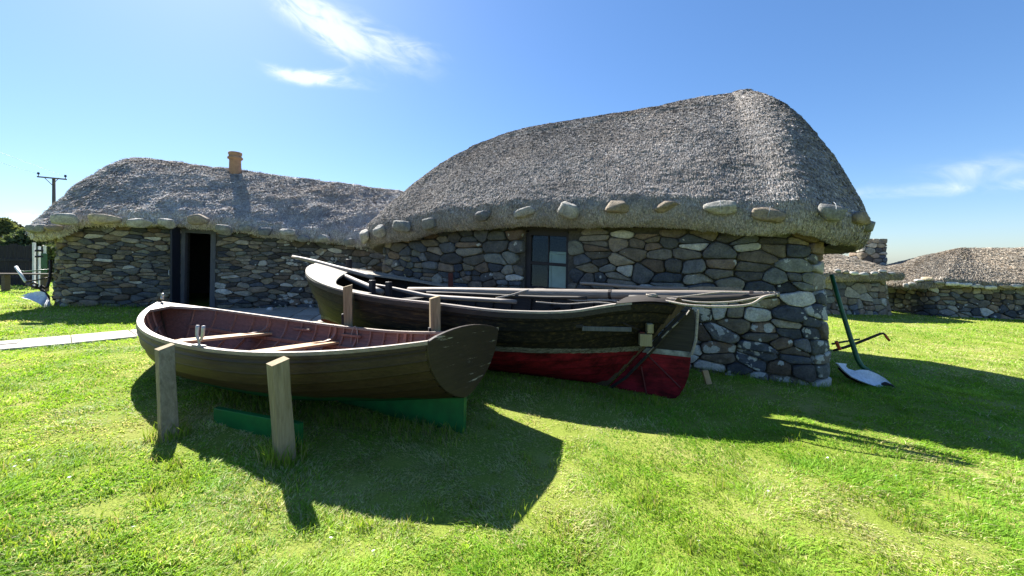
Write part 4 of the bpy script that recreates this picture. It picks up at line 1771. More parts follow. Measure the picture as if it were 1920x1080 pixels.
# an oar with its blade, behind the mast
oar, ol, orr = spar('oar', [(1088, 532, 5.6), (1200, 538, 5.2), (1290, 543, 4.9)], [.022, .024, .024], 'oar with a narrow blade lying behind the mast near the wall', 'oar')
e0 = at(1290, 543, 4.9 * KB)
e1 = at(1392, 546, 4.62 * KB)
dd = e1 - e0
mb = MB()
n_ = 8
up = np.array([0, 0, 1.0])
tt = np.linspace(0, 1, n_)
wd = np.interp(tt, [0, .25, .8, 1], [.022, .05, .045, .025])
a_ = np.array([e0 + dd * t + up * w for t, w in zip(tt, wd)])
b_ = np.array([e0 + dd * t - up * w for t, w in zip(tt, wd)])
th_ = np.cross(dd, up)
th_ = th_ / np.linalg.norm(th_) * .012
mb.grid(np.stack([a_ + th_, a_ - th_, b_ - th_, b_ + th_, a_ + th_]))
bld = mb.build('blade', MT['spar'], None, bevel=.003)
adopt(bld, oar)
# ropes
def rope(name, pts, r, label, mat='rope', group=None):
    P = np.array([at(p[0], p[1], p[2] * KB) for p in pts])
    r = r * KB
    t = np.linspace(0, 1, len(P))
    tt = np.linspace(0, 1, 40)
    # Catmull-Rom through the points
    Q = []
    for x in tt:
        s = x * (len(P) - 1)
        i = min(int(s), len(P) - 2)
        f = s - i
        p0, p1, p2, p3 = P[max(i - 1, 0)], P[i], P[i + 1], P[min(i + 2, len(P) - 1)]
        Q.append(.5 * ((2 * p1) + (p2 - p0) * f + (2 * p0 - 5 * p1 + 4 * p2 - p3) * f * f + (3 * p1 - p0 - 3 * p2 + p3) * f ** 3))
    mb = MB()
    mb.tube(Q, r, 6)
    return tag(mb.build(name, MT[mat], smooth=True), label, 'rope', group)


rope('rope', [(1216, 566, 4.5), (1245, 564, 4.38), (1290, 572, 4.2), (1350, 575, 4.1), (1405, 571, 4.08), (1432, 557, 4.12), (1458, 552, 4.16)], .013, 'thicker pale rope sagging lowest from the stern to the mast tip')
rope('rope', [(1216, 564, 4.55), (1260, 561, 4.45), (1310, 567, 4.3), (1370, 566, 4.2), (1420, 558, 4.16), (1445, 553, 4.17)], .011, 'rope sagging just above the lowest one behind the stern')
rope('rope', [(1225, 562, 4.62), (1290, 555, 4.45), (1350, 548, 4.32), (1400, 549, 4.25)], .008, 'thin rope rising from the stern across the mast')
rope('rope', [(930, 559, 5.4), (962, 552, 5.5), (985, 545, 5.55), (1010, 542, 5.55), (1036, 545, 5.5), (1046, 552, 5.4)], .012, 'rope lashed over the mast below the window')
rope('rope', [(1005, 566, 5.1), (1060, 570, 5.0), (1120, 567, 4.85), (1175, 572, 4.7), (1215, 565, 4.55)], .009, 'slack line lying inside the rail towards the stern')
rope('rope', [(1060, 560, 5.3), (1085, 564, 5.2), (1130, 562, 5.05), (1172, 568, 4.85)], .007, 'thin loose line above the near rail in the middle of the boat')
mb = MB()     # coiled rope on the rail at the stern
cc = deck_pt(1222, 564)
for k in range(5):
    rr_ = .035 + .006 * k
    mb.tube([np.array([rr_ * math.cos(t), rr_ * math.sin(t), .012 * k + .004 * math.sin(3 * t)]) for t in np.linspace(0, 2 * PI, 16)], .009, 5)
co = mb.build('rope_coil', MT['rope'])
bpy.context.view_layer.update()
co.matrix_world = fb.matrix_world @ Matrix.Translation(Vector(cc) + Vector((0, 0, .02)))
tag(co, 'small coil of rope on the rail at the stern of the black boat', 'rope')

# ------------------------------------------------------------------ posts that prop the boats
def prop(px_t, py_t, px_b, py_b, Y, w, rot, label, pad=None, back=0.0):
    b = at(px_b, py_b, Y)
    gz = tz(b[0], b[1])
    b[2] = gz - .1
    t = at(px_t, py_t, Y + back)
    e = empty('wooden_post', (b[0], b[1], gz))
    tag(e, label, 'post', 'posts propping the boats')
    hgt = t[2] - gz
    R_ = rotz(rot)
    mb = MB()
    h2 = w / 2
    lean = (t - np.array([b[0], b[1], gz])) / hgt
    V = []
    for z in (-.12, .0, hgt * .35, hgt * .7, hgt):
        for k, (x, y) in enumerate(((-1, -1), (1, -1), (1, 1), (-1, 1))):
            o = R_ @ np.array([x * h2, y * h2, 0])
            top = (.018 * (1 if k in (1, 2) else -1) if z == hgt else 0)
            V.append(lean * z + o * (1 + .03 * math.sin(7 * z + k)) + np.array([0, 0, top]))
    V = np.array(V).reshape(5, 4, 3)
    mb.grid(V, closed=True)
    mb.add(V[-1], [(0, 1, 2, 3)])
    mb.build('timber', MT['post'], e, bevel=.006)
    if pad:
        mb = MB()
        o = R_ @ np.array([-h2 - .012, pad[1], 0])
        mb.box(lean * pad[0] + o, (.03, pad[2], pad[3]), R_)
        mb.build('rubber_pad', MT['rubber'], e, bevel=.008)
    return e


p1 = G(316, 818)
prop(309, 650, 316, 818, p1[1], .115, .95, 'squared wooden post by the bow of the brown rowing boat', back=.24)
p2 = G(534, 860)
prop(521, 677, 534, 860, p2[1], .125, .85, 'squared wooden post nearest the camera, beside the middle of the brown rowing boat')
prop(652, 536, 654, 640, 5.90, .125, .35, 'post near the bow of the black boat, with a black pad', (.62, -.03, .09, .16))
prop(815, 557, 817, 660, 5.08, .125, .35, 'post by the middle of the black boat, above the rowing boat, with a black pad', (.62, -.03, .07, .17))

# green board under the rowing boat
bA, bB = G(400, 792), G(560, 838)
mb = MB()
hgt = .14
q = np.array([bA, bB, bB, bA])
q[:2, 2] -= .06
q[2, 2] += .19
q[3, 2] += .13
nrm = np.cross(q[1] - q[0], q[3] - q[0])
nrm = nrm if nrm[1] < 0 else -nrm
mb.plate(q, nrm, .05)
tag(mb.build('chock_board', MT['green'], bevel=.004), 'green painted board on edge under the middle of the rowing boat', 'board')

# ------------------------------------------------------------------ small things by the walls
def slab_between(name, px, py_t, py_b, w, Y, t, mat, lean, label, cat, rot=.2):
    b = at(px, py_b, Y)
    tp = at(px, py_t, Y)
    h_ = tp[2] - b[2]
    mb = MB()
    R_ = rotz(rot) @ np.array([[1, 0, lean], [0, 1, .12], [0, 0, 1.0]])
    mb.box((0, 0, h_ / 2), (w / F * Y, t, h_), R_)
    o = mb.build(name, MT[mat], bevel=.005)
    o.location = b
    return tag(o, label, cat)


slab_between('wood_offcut', 1325, 694, 720, 12, 5.32, .035, 'clay_board', -.25, 'small tan wooden offcut leaning against the wall by the red rudder', 'board')
slab_between('wooden_stake', 845, 512, 560, 9, 7.9, .06, 'maroon', 0, 'maroon stake standing against the wall behind the black boat', 'stake')
g = G(505, 583)
mb = MB()
boulder(mb, (.16, .12, .13), np.random.default_rng(3), (.55, .54, .52, .3), .2)
o = mb.build('white_stone', MT['stone'], smooth=True)
o.location = (g[0], g[1], g[2] + .05)
tag(o, 'round white stone at the foot of the long cottage wall', 'stone')

# ------------------------------------------------------------------ ploughs
def pxpoly(pts):
    return np.array([at(*p) for p in pts])


g = G(1640, 727)
YP = g[1]
pl = empty('horse_plough', (g[0], g[1], tz(g[0], g[1])))
tag(pl, 'old green horse plough with a white mouldboard on the grass by the cottage corner', 'plough')
mb = MB()
# curved white mouldboard: lower edge near, upper edge further back and twisted
lowe = [(1573, 684), (1584, 696), (1598, 707), (1611, 713), (1630, 720), (1648, 726), (1662, 727), (1673, 728)]
upe = [(1584, 684), (1590, 691), (1603, 695), (1613, 693), (1628, 694), (1645, 701), (1662, 711), (1675, 724)]
n = len(lowe)
R0 = np.array([at(x, y, YP + .10 - .08 * math.sin(PI * i / (n - 1))) for i, (x, y) in enumerate(lowe)])
R2 = np.array([at(x, y, YP + .28 - .12 * i / (n - 1)) for i, (x, y) in enumerate(upe)])
R1 = (R0 + R2) / 2 + np.array([0, .07, -.015])
P = np.stack([R0, R1, R2])
Pb = P + np.array([0, .022, -.012])
mb.grid(P)
mb.grid(Pb, flip=True)
mb.grid(np.stack([P[0], Pb[0]]), flip=True)
mb.grid(np.stack([P[2], Pb[2]]))
mb.grid(np.stack([P[:, 0], Pb[:, 0]]))
mb.grid(np.stack([P[:, -1], Pb[:, -1]]), flip=True)
adopt(mb.build('mouldboard', MT['white_metal'], smooth=True), pl)
mb = MB()
mb.plate(pxpoly([(1567, 680, YP + .25), (1588, 682, YP + .35), (1585, 690, YP + .3)]), (0, -1, .5), .02)
adopt(mb.build('share', MT['white_metal']), pl)
mb = MB()
mb.tube(pxpoly([(1652, 723, YP + .14), (1662, 719, YP + .15), (1672, 723, YP + .12), (1682, 730, YP + .06)]), [.035, .045, .04, .012], 8, flat=.5)
adopt(mb.build('toe', MT['iron'], smooth=True), pl)
mb = MB()
mb.tube(pxpoly([(1572, 690, YP + .26), (1590, 706, YP + .22), (1612, 716, YP + .18), (1640, 724, YP + .16)]), [.02, .035, .035, .03], 6, flat=.8)
adopt(mb.build('frame', MT['iron']), pl)
mb = MB()
mb.tube(pxpoly([(1559, 515, 6.55), (1575, 570, 6.45), (1594, 632, 6.35), (1608, 674, YP + .42), (1616, 687, YP + .38), (1632, 697, YP + .34), (1655, 709, YP + .26), (1672, 722, YP + .18)]),
        [.030, .032, .034, .036, .036, .030, .022, .014], 8)
adopt(mb.build('beam', MT['green_metal'], smooth=True), pl)
mb = MB()
mb.tube(pxpoly([(1563, 657, 6.9), (1585, 651, 6.9), (1610, 642, 6.85), (1635, 632, 6.8), (1650, 626, 6.75), (1656, 625, 6.75), (1660, 628, 6.74)]), [.022, .024, .024, .022, .02, .018, .016], 8)
h1_ = adopt(mb.build('handle', MT['iron'], smooth=True), pl)
mb = MB()
mb.tube(pxpoly([(1659, 627, 6.74), (1663, 633, 6.73), (1668, 639, 6.72)]), [.018, .021, .018], 8)
gp = mb.build('grip', MT['orange'], smooth=True)
adopt(gp, h1_)
mb = MB()
mb.tube(pxpoly([(1560, 645, 7.1), (1580, 641, 7.1), (1612, 636, 7.0)]), [.018, .018, .016], 8)
h2_ = adopt(mb.build('handle', MT['green_metal'], smooth=True), pl)
mb = MB()
mb.tube(pxpoly([(1568, 640, 6.6), (1572, 650, 6.6), (1575, 655, 6.6)]), .026, 8)
adopt(mb.build('red_fitting', MT['orange']), pl)

g = G(85, 577)
YQ = g[1]
pq = empty('horse_plough', (g[0], g[1], tz(g[0], g[1])))
tag(pq, 'old horse plough with raised curved handles on the lawn at the far left', 'plough')
mb = MB()
lowe = [(40, 558), (48, 560), (57, 562), (66, 566), (74, 570), (80, 575), (89, 576)]
upe = [(40, 554), (48, 551), (57, 549), (66, 547), (76, 546), (83, 548), (88, 570)]
n = len(lowe)
R0 = np.array([at(x, y, YQ + .02) for x, y in lowe])
R2 = np.array([at(x, y, YQ + .22) for x, y in upe])
R1 = (R0 + R2) / 2 + np.array([0, .08, 0])
P = np.stack([R0, R1, R2])
Pb = P + np.array([0, .02, -.01])
mb.grid(P)
mb.grid(Pb, flip=True)
mb.grid(np.stack([P[0], Pb[0]]), flip=True)
mb.grid(np.stack([P[2], Pb[2]]))
adopt(mb.build('mouldboard', MT['white_metal'], smooth=True), pq)
for nm, pts, r, mt in (('handle', [(30, 500, YQ + .5), (38, 513, YQ + .45), (48, 528, YQ + .35)], .030, 'white_metal'),
                       ('handle', [(95, 488, YQ + .7), (95, 505, YQ + .65), (93, 524, YQ + .55), (89, 538, YQ + .45), (83, 541, YQ + .4), (76, 535, YQ + .35)], .030, 'iron'),
                       ('crossbar', [(33, 507, YQ + .5), (45, 509, YQ + .55), (62, 508, YQ + .6), (94, 505, YQ + .65)], .016, 'green_metal'),
                       ('crossbar', [(48, 528, YQ + .36), (70, 525, YQ + .42), (93, 520, YQ + .55)], .016, 'iron'),
                       ('beam', [(50, 531, YQ + .35), (62, 538, YQ + .32), (76, 541, YQ + .3), (90, 556, YQ + .28), (91, 570, YQ + .28)], .034, 'iron'),
                       ('coulter', [(57, 533, YQ + .25), (64, 530, YQ + .25), (70, 534, YQ + .25), (66, 541, YQ + .22)], .028, 'iron')):
    mb = MB()
    mb.tube(pxpoly(pts), r, 8)
    adopt(mb.build(nm, MT[mt], smooth=True), pq)

# ------------------------------------------------------------------ left background: rail bench, fence, gate, bushes, pole
g = G(12, 546)
YB = g[1]
bt = empty('plank_bench', (g[0], g[1], tz(g[0], g[1])))
tag(bt, 'low dark wooden plank bench on the lawn behind the plough', 'bench')
a_, b_ = at(-75, 513, YB), at(96, 514, YB)
mb = MB()
frame_bar(mb, a_, b_, .22, .045, np.array([0, 0, 1.0]))
adopt(mb.build('seat', MT['bench'], bevel=.005), bt)
for px in (-60, 11, 84):
    t_ = at(px, 514, YB)
    gz = tz(t_[0], t_[1])
    mb = MB()
    mb.box((t_[0], t_[1], (t_[2] + gz) / 2 - .06), (.12, .16, t_[2] - gz + .05))
    adopt(mb.build('leg', MT['bench'], bevel=.004), bt)

YF = 15.0
f0, f1 = at(-190, 458, YF + 1.5), at(60, 459, YF)
fe = empty('board_fence', (f1[0], f1[1], tz(f1[0], f1[1])))
tag(fe, 'dark close-boarded fence at the far left behind the lawn', 'fence')
mb = MB()
nbd = 36
for k in range(nbd):
    t = k / (nbd - 1)
    c = f0 + (f1 - f0) * t
    gz = tz(c[0], c[1]) - .05
    hgt = c[2] + .05 * math.sin(k * 5.1) - gz
    mb.box((c[0], c[1], gz + hgt / 2), (.128, .025, hgt))
adopt(mb.build('boards', MT['fence']), fe)
for zz in (.35, 1.0):
    mb = MB()
    frame_bar(mb, np.array([f0[0], f0[1] - .04, tz(f0[0], f0[1]) + zz]), np.array([f1[0], f1[1] - .04, tz(f1[0], f1[1]) + zz]), .09, .04, np.array([0, 1.0, 0]))
    adopt(mb.build('rail', MT['fence']), fe)
gt = empty('garden_gate', at(75, 520, YF))
gt.location.z = tz(gt.location.x, gt.location.y)
tag(gt, 'green gate between white posts beside the dark fence', 'gate')
for px, w, tp in ((64, 3.4, 455), (74, 2.4, 462), (84, 2.4, 461)):
    c = at(px, tp, YF)
    gz = tz(c[0], c[1])
    mb = MB()
    mb.box((c[0], c[1], (c[2] + gz) / 2), (w / F * YF, .07, c[2] - gz))
    adopt(mb.build('gate_post', MT['whitewood'], bevel=.004), gt)
for (x0, x1, y0, mt, nm) in ((77, 88, 476, 'green_metal', 'panel'), (66, 80, 470, 'fence', 'bar'), (66, 82, 481, 'fence', 'bar')):
    c0, c1 = at(x0, y0, YF - .06), at(x1, y0, YF - .06)
    gz = tz(c0[0], c0[1])
    mb = MB()
    if nm == 'panel':
        for k in range(4):
            cx = c0[0] + (c1[0] - c0[0]) * (k + .5) / 4
            mb.box((cx, c0[1], (c0[2] + gz) / 2 + .03), ((c1[0] - c0[0]) / 4 * .94, .03, c0[2] - gz - .02))
    else:
        mb.box(((c0[0] + c1[0]) / 2, c0[1], c0[2]), (c1[0] - c0[0], .04, .07))
    adopt(mb.build(nm, MT[mt], bevel=.003), gt)


def bush(name, label, px, py_top, Y, rx, ry, hgt, seed, colr, n=9000, cat='tree', group=None, leaf=.13, spiky=False):
    rng = np.random.default_rng(seed)
    c = at(px, py_top, Y)
    gz = tz(c[0], c[1])
    H_ = c[2] - gz
    e = empty(name, (c[0], c[1], gz))
    tag(e, label, cat, group)
    mb = MB()
    limbs = []
    mb.tube([(0, 0, -.2), (.05, .02, H_ * .4), (.0, .05, H_ * .85)], [.10, .07, .02], 7)
    for k in range(9):
        a = k * 2.4
        z0 = H_ * rng.uniform(.15, .6)
        tip = np.array([math.cos(a) * rx * .8, math.sin(a) * ry * .8, z0 + H_ * rng.uniform(.15, .35)])
        limbs.append(tip)
        mb.tube([(0, 0, z0), tip * .5 + np.array([0, 0, z0 * .4]), tip], [.045, .03, .012], 5)
    mb.build('trunk', MT['bark'], e)
    cl = []
    for k in range(44):
        a = rng.uniform(0, 2 * PI)
        q = rng.uniform(0, 1)
        prof = math.sin(PI * min(1, .18 + q * .86)) ** .7 if not spiky else (1 - q) ** .75 * .95 + .06
        rr_ = prof * rng.uniform(.35, .95)
        cl.append((rx * rr_ * math.cos(a), ry * rr_ * math.sin(a), H_ * (.10 + .84 * q), rng.uniform(.16, .34) * (rx + .3) * (.45 if spiky else 1) * (1.1 - .5 * q)))
    cl = np.array(cl)
    i = rng.integers(len(cl), size=n)
    dv = rng.normal(0, 1, (n, 3))
    dv /= np.linalg.norm(dv, axis=1, keepdims=True)
    P0 = cl[i, :3] + dv * cl[i, 3:4] * rng.uniform(.3, 1.05, (n, 1)) ** .6 * np.array([1, 1, .8])
    P0[:, 2] = np.clip(P0[:, 2], .05, H_ * 1.04)
    a1 = rng.normal(0, 1, (n, 3))
    a1 /= np.linalg.norm(a1, axis=1, keepdims=True)
    a2 = np.cross(a1, rng.normal(0, 1, (n, 3)))
    a2 /= np.linalg.norm(a2, axis=1, keepdims=True)
    L_ = leaf * rng.uniform(.6, 1.4, (n, 1))
    V = np.stack([P0 - a1 * L_, P0 + a2 * L_ * .4, P0 + a1 * L_, P0 - a2 * L_ * .4], 1).reshape(-1, 3)
    tone = 1.5 * rng.uniform(.6, 1.35, (n, 1)) * (.85 + .3 * rng.random(len(cl)))[i][:, None]
    mb = MB()
    mb.add(V, np.arange(4 * n).reshape(-1, 4), np.repeat(np.array(colr)[None] * tone, 4, 0))
    mb.build('crown', MT['leaf'], e)


bush('hedge_tree', 'bushy olive-green tree at the left edge behind the fence', 6, 408, 18.5, 1.25, 1.2, 3, 71, (.085, .10, .040), 10000, group='trees behind the fence')
bush('hedge_tree', 'thin spiky dark tree second from the left behind the fence', 29, 408, 19.5, .75, .75, 3, 72, (.06, .062, .045), 6000, group='trees behind the fence', leaf=.09, spiky=True)
bush('hedge_tree', 'low dark bush between the spiky tree and the long cottage', 48, 432, 18.0, 1.25, .9, 2, 73, (.055, .075, .035), 7000, group='trees behind the fence')
bush('hedge_tree', 'yellowish bush showing under the thatch behind the gate', 76, 440, 19.0, 1.6, .9, 2, 74, (.10, .11, .045), 6000, group='trees behind the fence')
bush('hedge_tree', 'tree farthest left, cut by the picture edge, behind the fence', -40, 400, 19.5, 1.3, 1.2, 3, 75, (.07, .085, .040), 8000, group='trees behind the fence')

YPOLE = 42.0
c = at(101, 334, YPOLE)
gz = tz(c[0], c[1])
up_ = empty('utility_pole', (c[0], c[1], gz))
tag(up_, 'wooden utility pole with a crossarm rising behind the long cottage', 'pole')
mb = MB()
mb.tube([(0, 0, -.5), (0, 0, c[2] - gz + .05)], [.19, .13], 10)
mb.build('shaft', MT['pole'], up_, smooth=True)
mb = MB()
al, ar = at(74, 332, YPOLE) - np.array([c[0], c[1], gz]), at(128, 337, YPOLE) - np.array([c[0], c[1], gz])
frame_bar(mb, al + np.array([0, -.18, 0]), ar + np.array([0, -.18, 0]), .14, .12, np.array([0, 1.0, 0]))
for s in (-.75, .75):
    frame_bar(mb, np.array([s, -.18, c[2] - gz - .02]), np.array([0, -.16, c[2] - gz - .75]), .06, .03, np.array([0, 1.0, 0]))
mb.build('crossarm', MT['pole'], up_)
for e_ in (al, ar):
    mb = MB()
    q = e_ + np.array([.1 if e_ is al else -.1, -.18, .05])
    mb.tube([q, q + np.array([0, 0, .18]), q + np.array([0, 0, .22]), q + np.array([0, 0, .42])], [.03, .03, .11, .08], 8)
    mb.build('insulator', MT['frame'], up_)
for k, (s, en, lb) in enumerate((((76, 327, YPOLE), (-260, 206, 34.0), 'left overhead wire'), ((126, 332, YPOLE), (-260, 170, 36.0), 'right overhead wire'))):
    A_, B_ = at(*s), at(*en)
    t = np.linspace(0, 1, 24)[:, None]
    P = A_ + (B_ - A_) * t - np.array([0, 0, .35]) * (4 * t * (1 - t))
    mb = MB()
    mb.tube(P, .007, 5)
    tag(mb.build('power_line', MT['iron']), f'thin {lb} running from the utility pole out of the picture', 'wire', 'wires of the utility pole')

# ------------------------------------------------------------------ path and apron of flagstones
def ribbon(cl, w):
    cl = np.array(cl, float)
    t = np.gradient(cl, axis=0)
    t /= np.linalg.norm(t, axis=1, keepdims=True)
    n = np.stack([-t[:, 1], t[:, 0]], 1)
    return np.vstack([cl + n * w / 2, (cl - n * w / 2)[::-1]])


pth = [G(-420, 668)[:2], G(-150, 664)[:2], G(0, 650)[:2], G(130, 639)[:2], G(262, 626)[:2], G(360, 612)[:2], G(440, 603)[:2]]
s0 = np.array(pth)
PATH_POLY = ribbon(s0, .68)
ap = [left.world(left.a_of_px(345), -.12), left.world(left.a_of_px(345), -1.0), (G(420, 618)[0], G(420, 618)[1]), (G(560, 612)[0], G(560, 612)[1]), (G(690, 600)[0], G(690, 600)[1]), left.world(left.a_of_px(720), -.12)]
APRON = np.array([(float(x), float(y)) for x, y in ap])
mb = MB()
rng = np.random.default_rng(12)
cl_len = np.concatenate([[0], np.cumsum(np.hypot(*np.diff(s0, axis=0).T))])


def clp(s, off):
    x = np.interp(s, cl_len, s0[:, 0])
    y = np.interp(s, cl_len, s0[:, 1])
    x2, y2 = np.interp(s + .05, cl_len, s0[:, 0]), np.interp(s + .05, cl_len, s0[:, 1])
    x1, y1 = np.interp(s - .05, cl_len, s0[:, 0]), np.interp(s - .05, cl_len, s0[:, 1])
    d = np.array([x2 - x1, y2 - y1])
    d /= np.linalg.norm(d) + 1e-9
    return np.array([x - d[1] * off, y + d[0] * off])


def flag(corners, lift, tone):
    c = np.array(corners)
    m = c.mean(0)
    top = m + (c - m) * .97
    n = len(c)
    V = []
    for ring, dz in ((m + (c - m) * .99, -.06), (m + (c - m) * .99, lift - .012), (top, lift)):
        V += [[p[0], p[1], tz(p[0], p[1]) + dz] for p in ring]
    fs = []
    for r_ in range(2):
        fs += [(r_ * n + i, r_ * n + (i + 1) % n, (r_ + 1) * n + (i + 1) % n, (r_ + 1) * n + i) for i in range(n)]
    fs.append(tuple(2 * n + i for i in range(n)))
    mb.add(V, fs, np.array([.43, .40, .345]) * tone * rng.uniform(.8, 1.15))


s = .0
while s < cl_len[-1] - .1:
    ln = rng.uniform(.40, .75)
    e = min(s + ln, cl_len[-1])
    sp_ = rng.uniform(-.08, .08)
    lo, hi = -.40 + rng.uniform(-.04, .04), .40 + rng.uniform(-.04, .04)
    flag([clp(s, lo), clp(e, lo), clp(e, sp_), clp(s, sp_)], .022 + rng.uniform(0, .01), rng.uniform(.8, 1.1))
    flag([clp(s, sp_ + .01), clp(e, sp_ + .01), clp(e, hi), clp(s, hi)], .022 + rng.uniform(0, .01), rng.uniform(.8, 1.1))
    s = e
# apron: irregular flags on a lattice clipped by the apron outline
au, an = left.u, left.n
o0 = np.array(left.world(0, 0))
x = left.a_of_px(345)
while x < LL - 1.0:
    wv = rng.uniform(.5, .8)
    y = -.14
    while y > -3.2:
        dv = rng.uniform(.4, .7)
        cs = [o0 + au * (x + .005) + an * y, o0 + au * (x + wv - .01) + an * y, o0 + au * (x + wv - .01) + an * (y - dv + .012), o0 + au * (x + .005) + an * (y - dv + .012)]
        m = np.mean(cs, 0)
        if poly_inside(np.array([m[0]]), np.array([m[1]]), APRON)[0] and not poly_inside(np.array([m[0]]), np.array([m[1]]), PATH_POLY)[0]:
            flag(cs, .020 + rng.uniform(0, .008), rng.uniform(.7, 1.05))
        y -= dv
    x += wv
tag(mb.build('path', MT['path']), kind='structure')

# ------------------------------------------------------------------ grass
def house_poly(h, grow=.0):
    c = [h.world(-grow, -grow), h.world(h.L + grow, -grow), h.world(h.L + grow, h.W + grow), h.world(-grow, h.W + grow)]
    return [(float(x), float(y)) for x, y in c]


BLOCK = [house_poly(big, -.05), house_poly(left, -.05), house_poly(hA, -.05), house_poly(hB, -.05)]


def dryness(P):
    """0 lush .. 1 bleached: broad patches of cut dry grass"""
    d = .50 + .55 * fbm(P, .55, 81, 4) + .25 * fbm(P, 2.4, 82, 2)
    for (px, py, r_, k) in ((1690, 1010, .42, .55), (1480, 960, .5, .30), (1060, 940, .45, .28), (330, 800, .55, .35), (900, 920, .5, .35), (1130, 790, .5, .30), (480, 960, .45, .22), (700, 880, .5, .45), (870, 890, .4, .5), (480, 810, .35, .4), (1050, 790, .4, .3)):
        g_ = G(px, py)
        d = d + k * np.exp(-((P[:, 0] - g_[0]) ** 2 + (P[:, 1] - g_[1]) ** 2) / (r_ * r_))
    return np.clip(d, 0, 1)


def grass(name, n, ylo, yhi, pw, hgt, wid, seed, segs=2, xk=1.45):
    rng = np.random.default_rng(seed)
    u = rng.random(n)
    y = (ylo ** (1 - pw) + u * (yhi ** (1 - pw) - ylo ** (1 - pw))) ** (1 / (1 - pw))
    x = rng.uniform(-1, 1, n) * (xk * y + .8)
    keep = ~poly_inside(x, y, PATH_POLY)
    keep &= ~poly_inside(x, y, APRON)
    for b in BLOCK:
        keep &= ~poly_inside(x, y, b)
    x, y = x[keep], y[keep]
    z = terrain(x, y)
    P = np.stack([x, y, np.zeros_like(x)], 1)
    n = len(x)
    dist = np.hypot(x, y)
    dry = dryness(P)
    cl = fbm(P, 4.5, 91, 3)
    thick_ = fbm(P, 9, 92, 2)
    h_ = hgt * rng.uniform(.5, 1.3, n) * (1 + .55 * cl - .35 * dry + .3 * thick_) * (1 + .02 * dist)
    w_ = (wid + .00075 * dist) * rng.uniform(.6, 1.4, n)
    az = rng.uniform(0, 2 * PI, n)
    # mown grass lies over, in drifts
    flow = 2.2 * fbm(P, .8, 93, 2) * PI + rng.normal(0, 1.0, n)
    lean = np.clip(rng.normal(.95, .40, n) + .35 * dry, .05, 1.7)
    d = np.stack([np.cos(flow), np.sin(flow)], 1) * lean[:, None]
    root = np.stack([x, y, z - .012], 1)
    s = np.stack([np.cos(az), np.sin(az), 0 * az], 1) * (w_ / 2)[:, None]
    mid_ = root + np.column_stack([d * (h_ * .38)[:, None], h_ * .62])
    tip = root + np.column_stack([d * (h_ * 1.05)[:, None], h_ * np.clip(1.02 - .12 * lean, .6, 1)])
    V = np.stack([root - s, root + s, mid_ + s * .75, mid_ - s * .75, tip], 1).reshape(-1, 3)
    b = np.arange(n)[:, None] * 5
    lush = np.array([.155, .325, .026])
    lime = np.array([.30, .455, .052])
    straw_ = np.array([.56, .54, .27])
    t = np.clip(.5 + .9 * fbm(P, 1.1, 95, 3) + rng.normal(0, .28, n), 0, 1)[:, None]
    c = lush * (1 - t) + lime * t
    isdry = (rng.random(n) < np.clip((dry - .36) * 1.25, .04, .85))[:, None]
    c = np.where(isdry, straw_ * rng.uniform(.65, 1.15, (n, 1)), c * rng.uniform(.75, 1.2, (n, 1)))
    mb = MB()
    mb.add(V, b + np.array([[0, 1, 2, 3]]), np.repeat(c, 5, 0))
    mb.f.append((b + np.array([[3, 2, 4]]), 0))
    o = mb.build(name, MT['grass'])
    return tag(o, kind='stuff')


grass('lawn_grass', 430000, 1.15, 6.0, 1.15, .036, .0046, 101)
grass('lawn_grass', 230000, 5.6, 26.0, 1.25, .042, .0050, 102)


def tufts(spots, seed):
    rng = np.random.default_rng(seed)
    A_ = np.array([q for q in spots])
    rep_ = A_[:, 3].astype(int)
    B_ = np.repeat(A_, rep_, 0)
    n = len(B_)
    a = rng.uniform(0, 2 * PI, n)
    q = B_[:, 2] * np.sqrt(rng.random(n))
    x, y = B_[:, 0] + q * np.cos(a), B_[:, 1] + q * np.sin(a)
    p = np.stack([x, y, terrain(x, y) - .01], 1)
    h_ = (B_[:, 4] * rng.uniform(.4, 1.25, n))[:, None]
    a = rng.uniform(0, 2 * PI, n)
    s = np.stack([np.cos(a), np.sin(a), 0 * a], 1) * .0035
    b = rng.uniform(0, 2 * PI, n)
    up = np.array([0, 0, 1.0])
    d = np.stack([np.cos(b), np.sin(b), 0 * b], 1) * h_ * rng.uniform(.1, .7, (n, 1))
    m = p + d * .35 + up * h_ * .6
    V = np.stack([p - s, p + s, m + s * .7, m - s * .7, p + d + up * h_], 1).reshape(-1, 3)
    k = rng.random((n, 1))
    c = np.array([.11, .21, .02]) * (1 - k) + np.array([.30, .40, .05]) * k
    c = np.where(rng.random((n, 1)) < .82, c, np.array([.34, .30, .15]))
    b = np.arange(n)[:, None] * 5
    mb = MB()
    mb.add(V, b + np.array([[0, 1, 2, 3]]), np.repeat(c, 5, 0))
    mb.f.append((b + np.array([[3, 2, 4]]), 0))
    tag(mb.build('tall_grass', MT['grass']), kind='stuff')


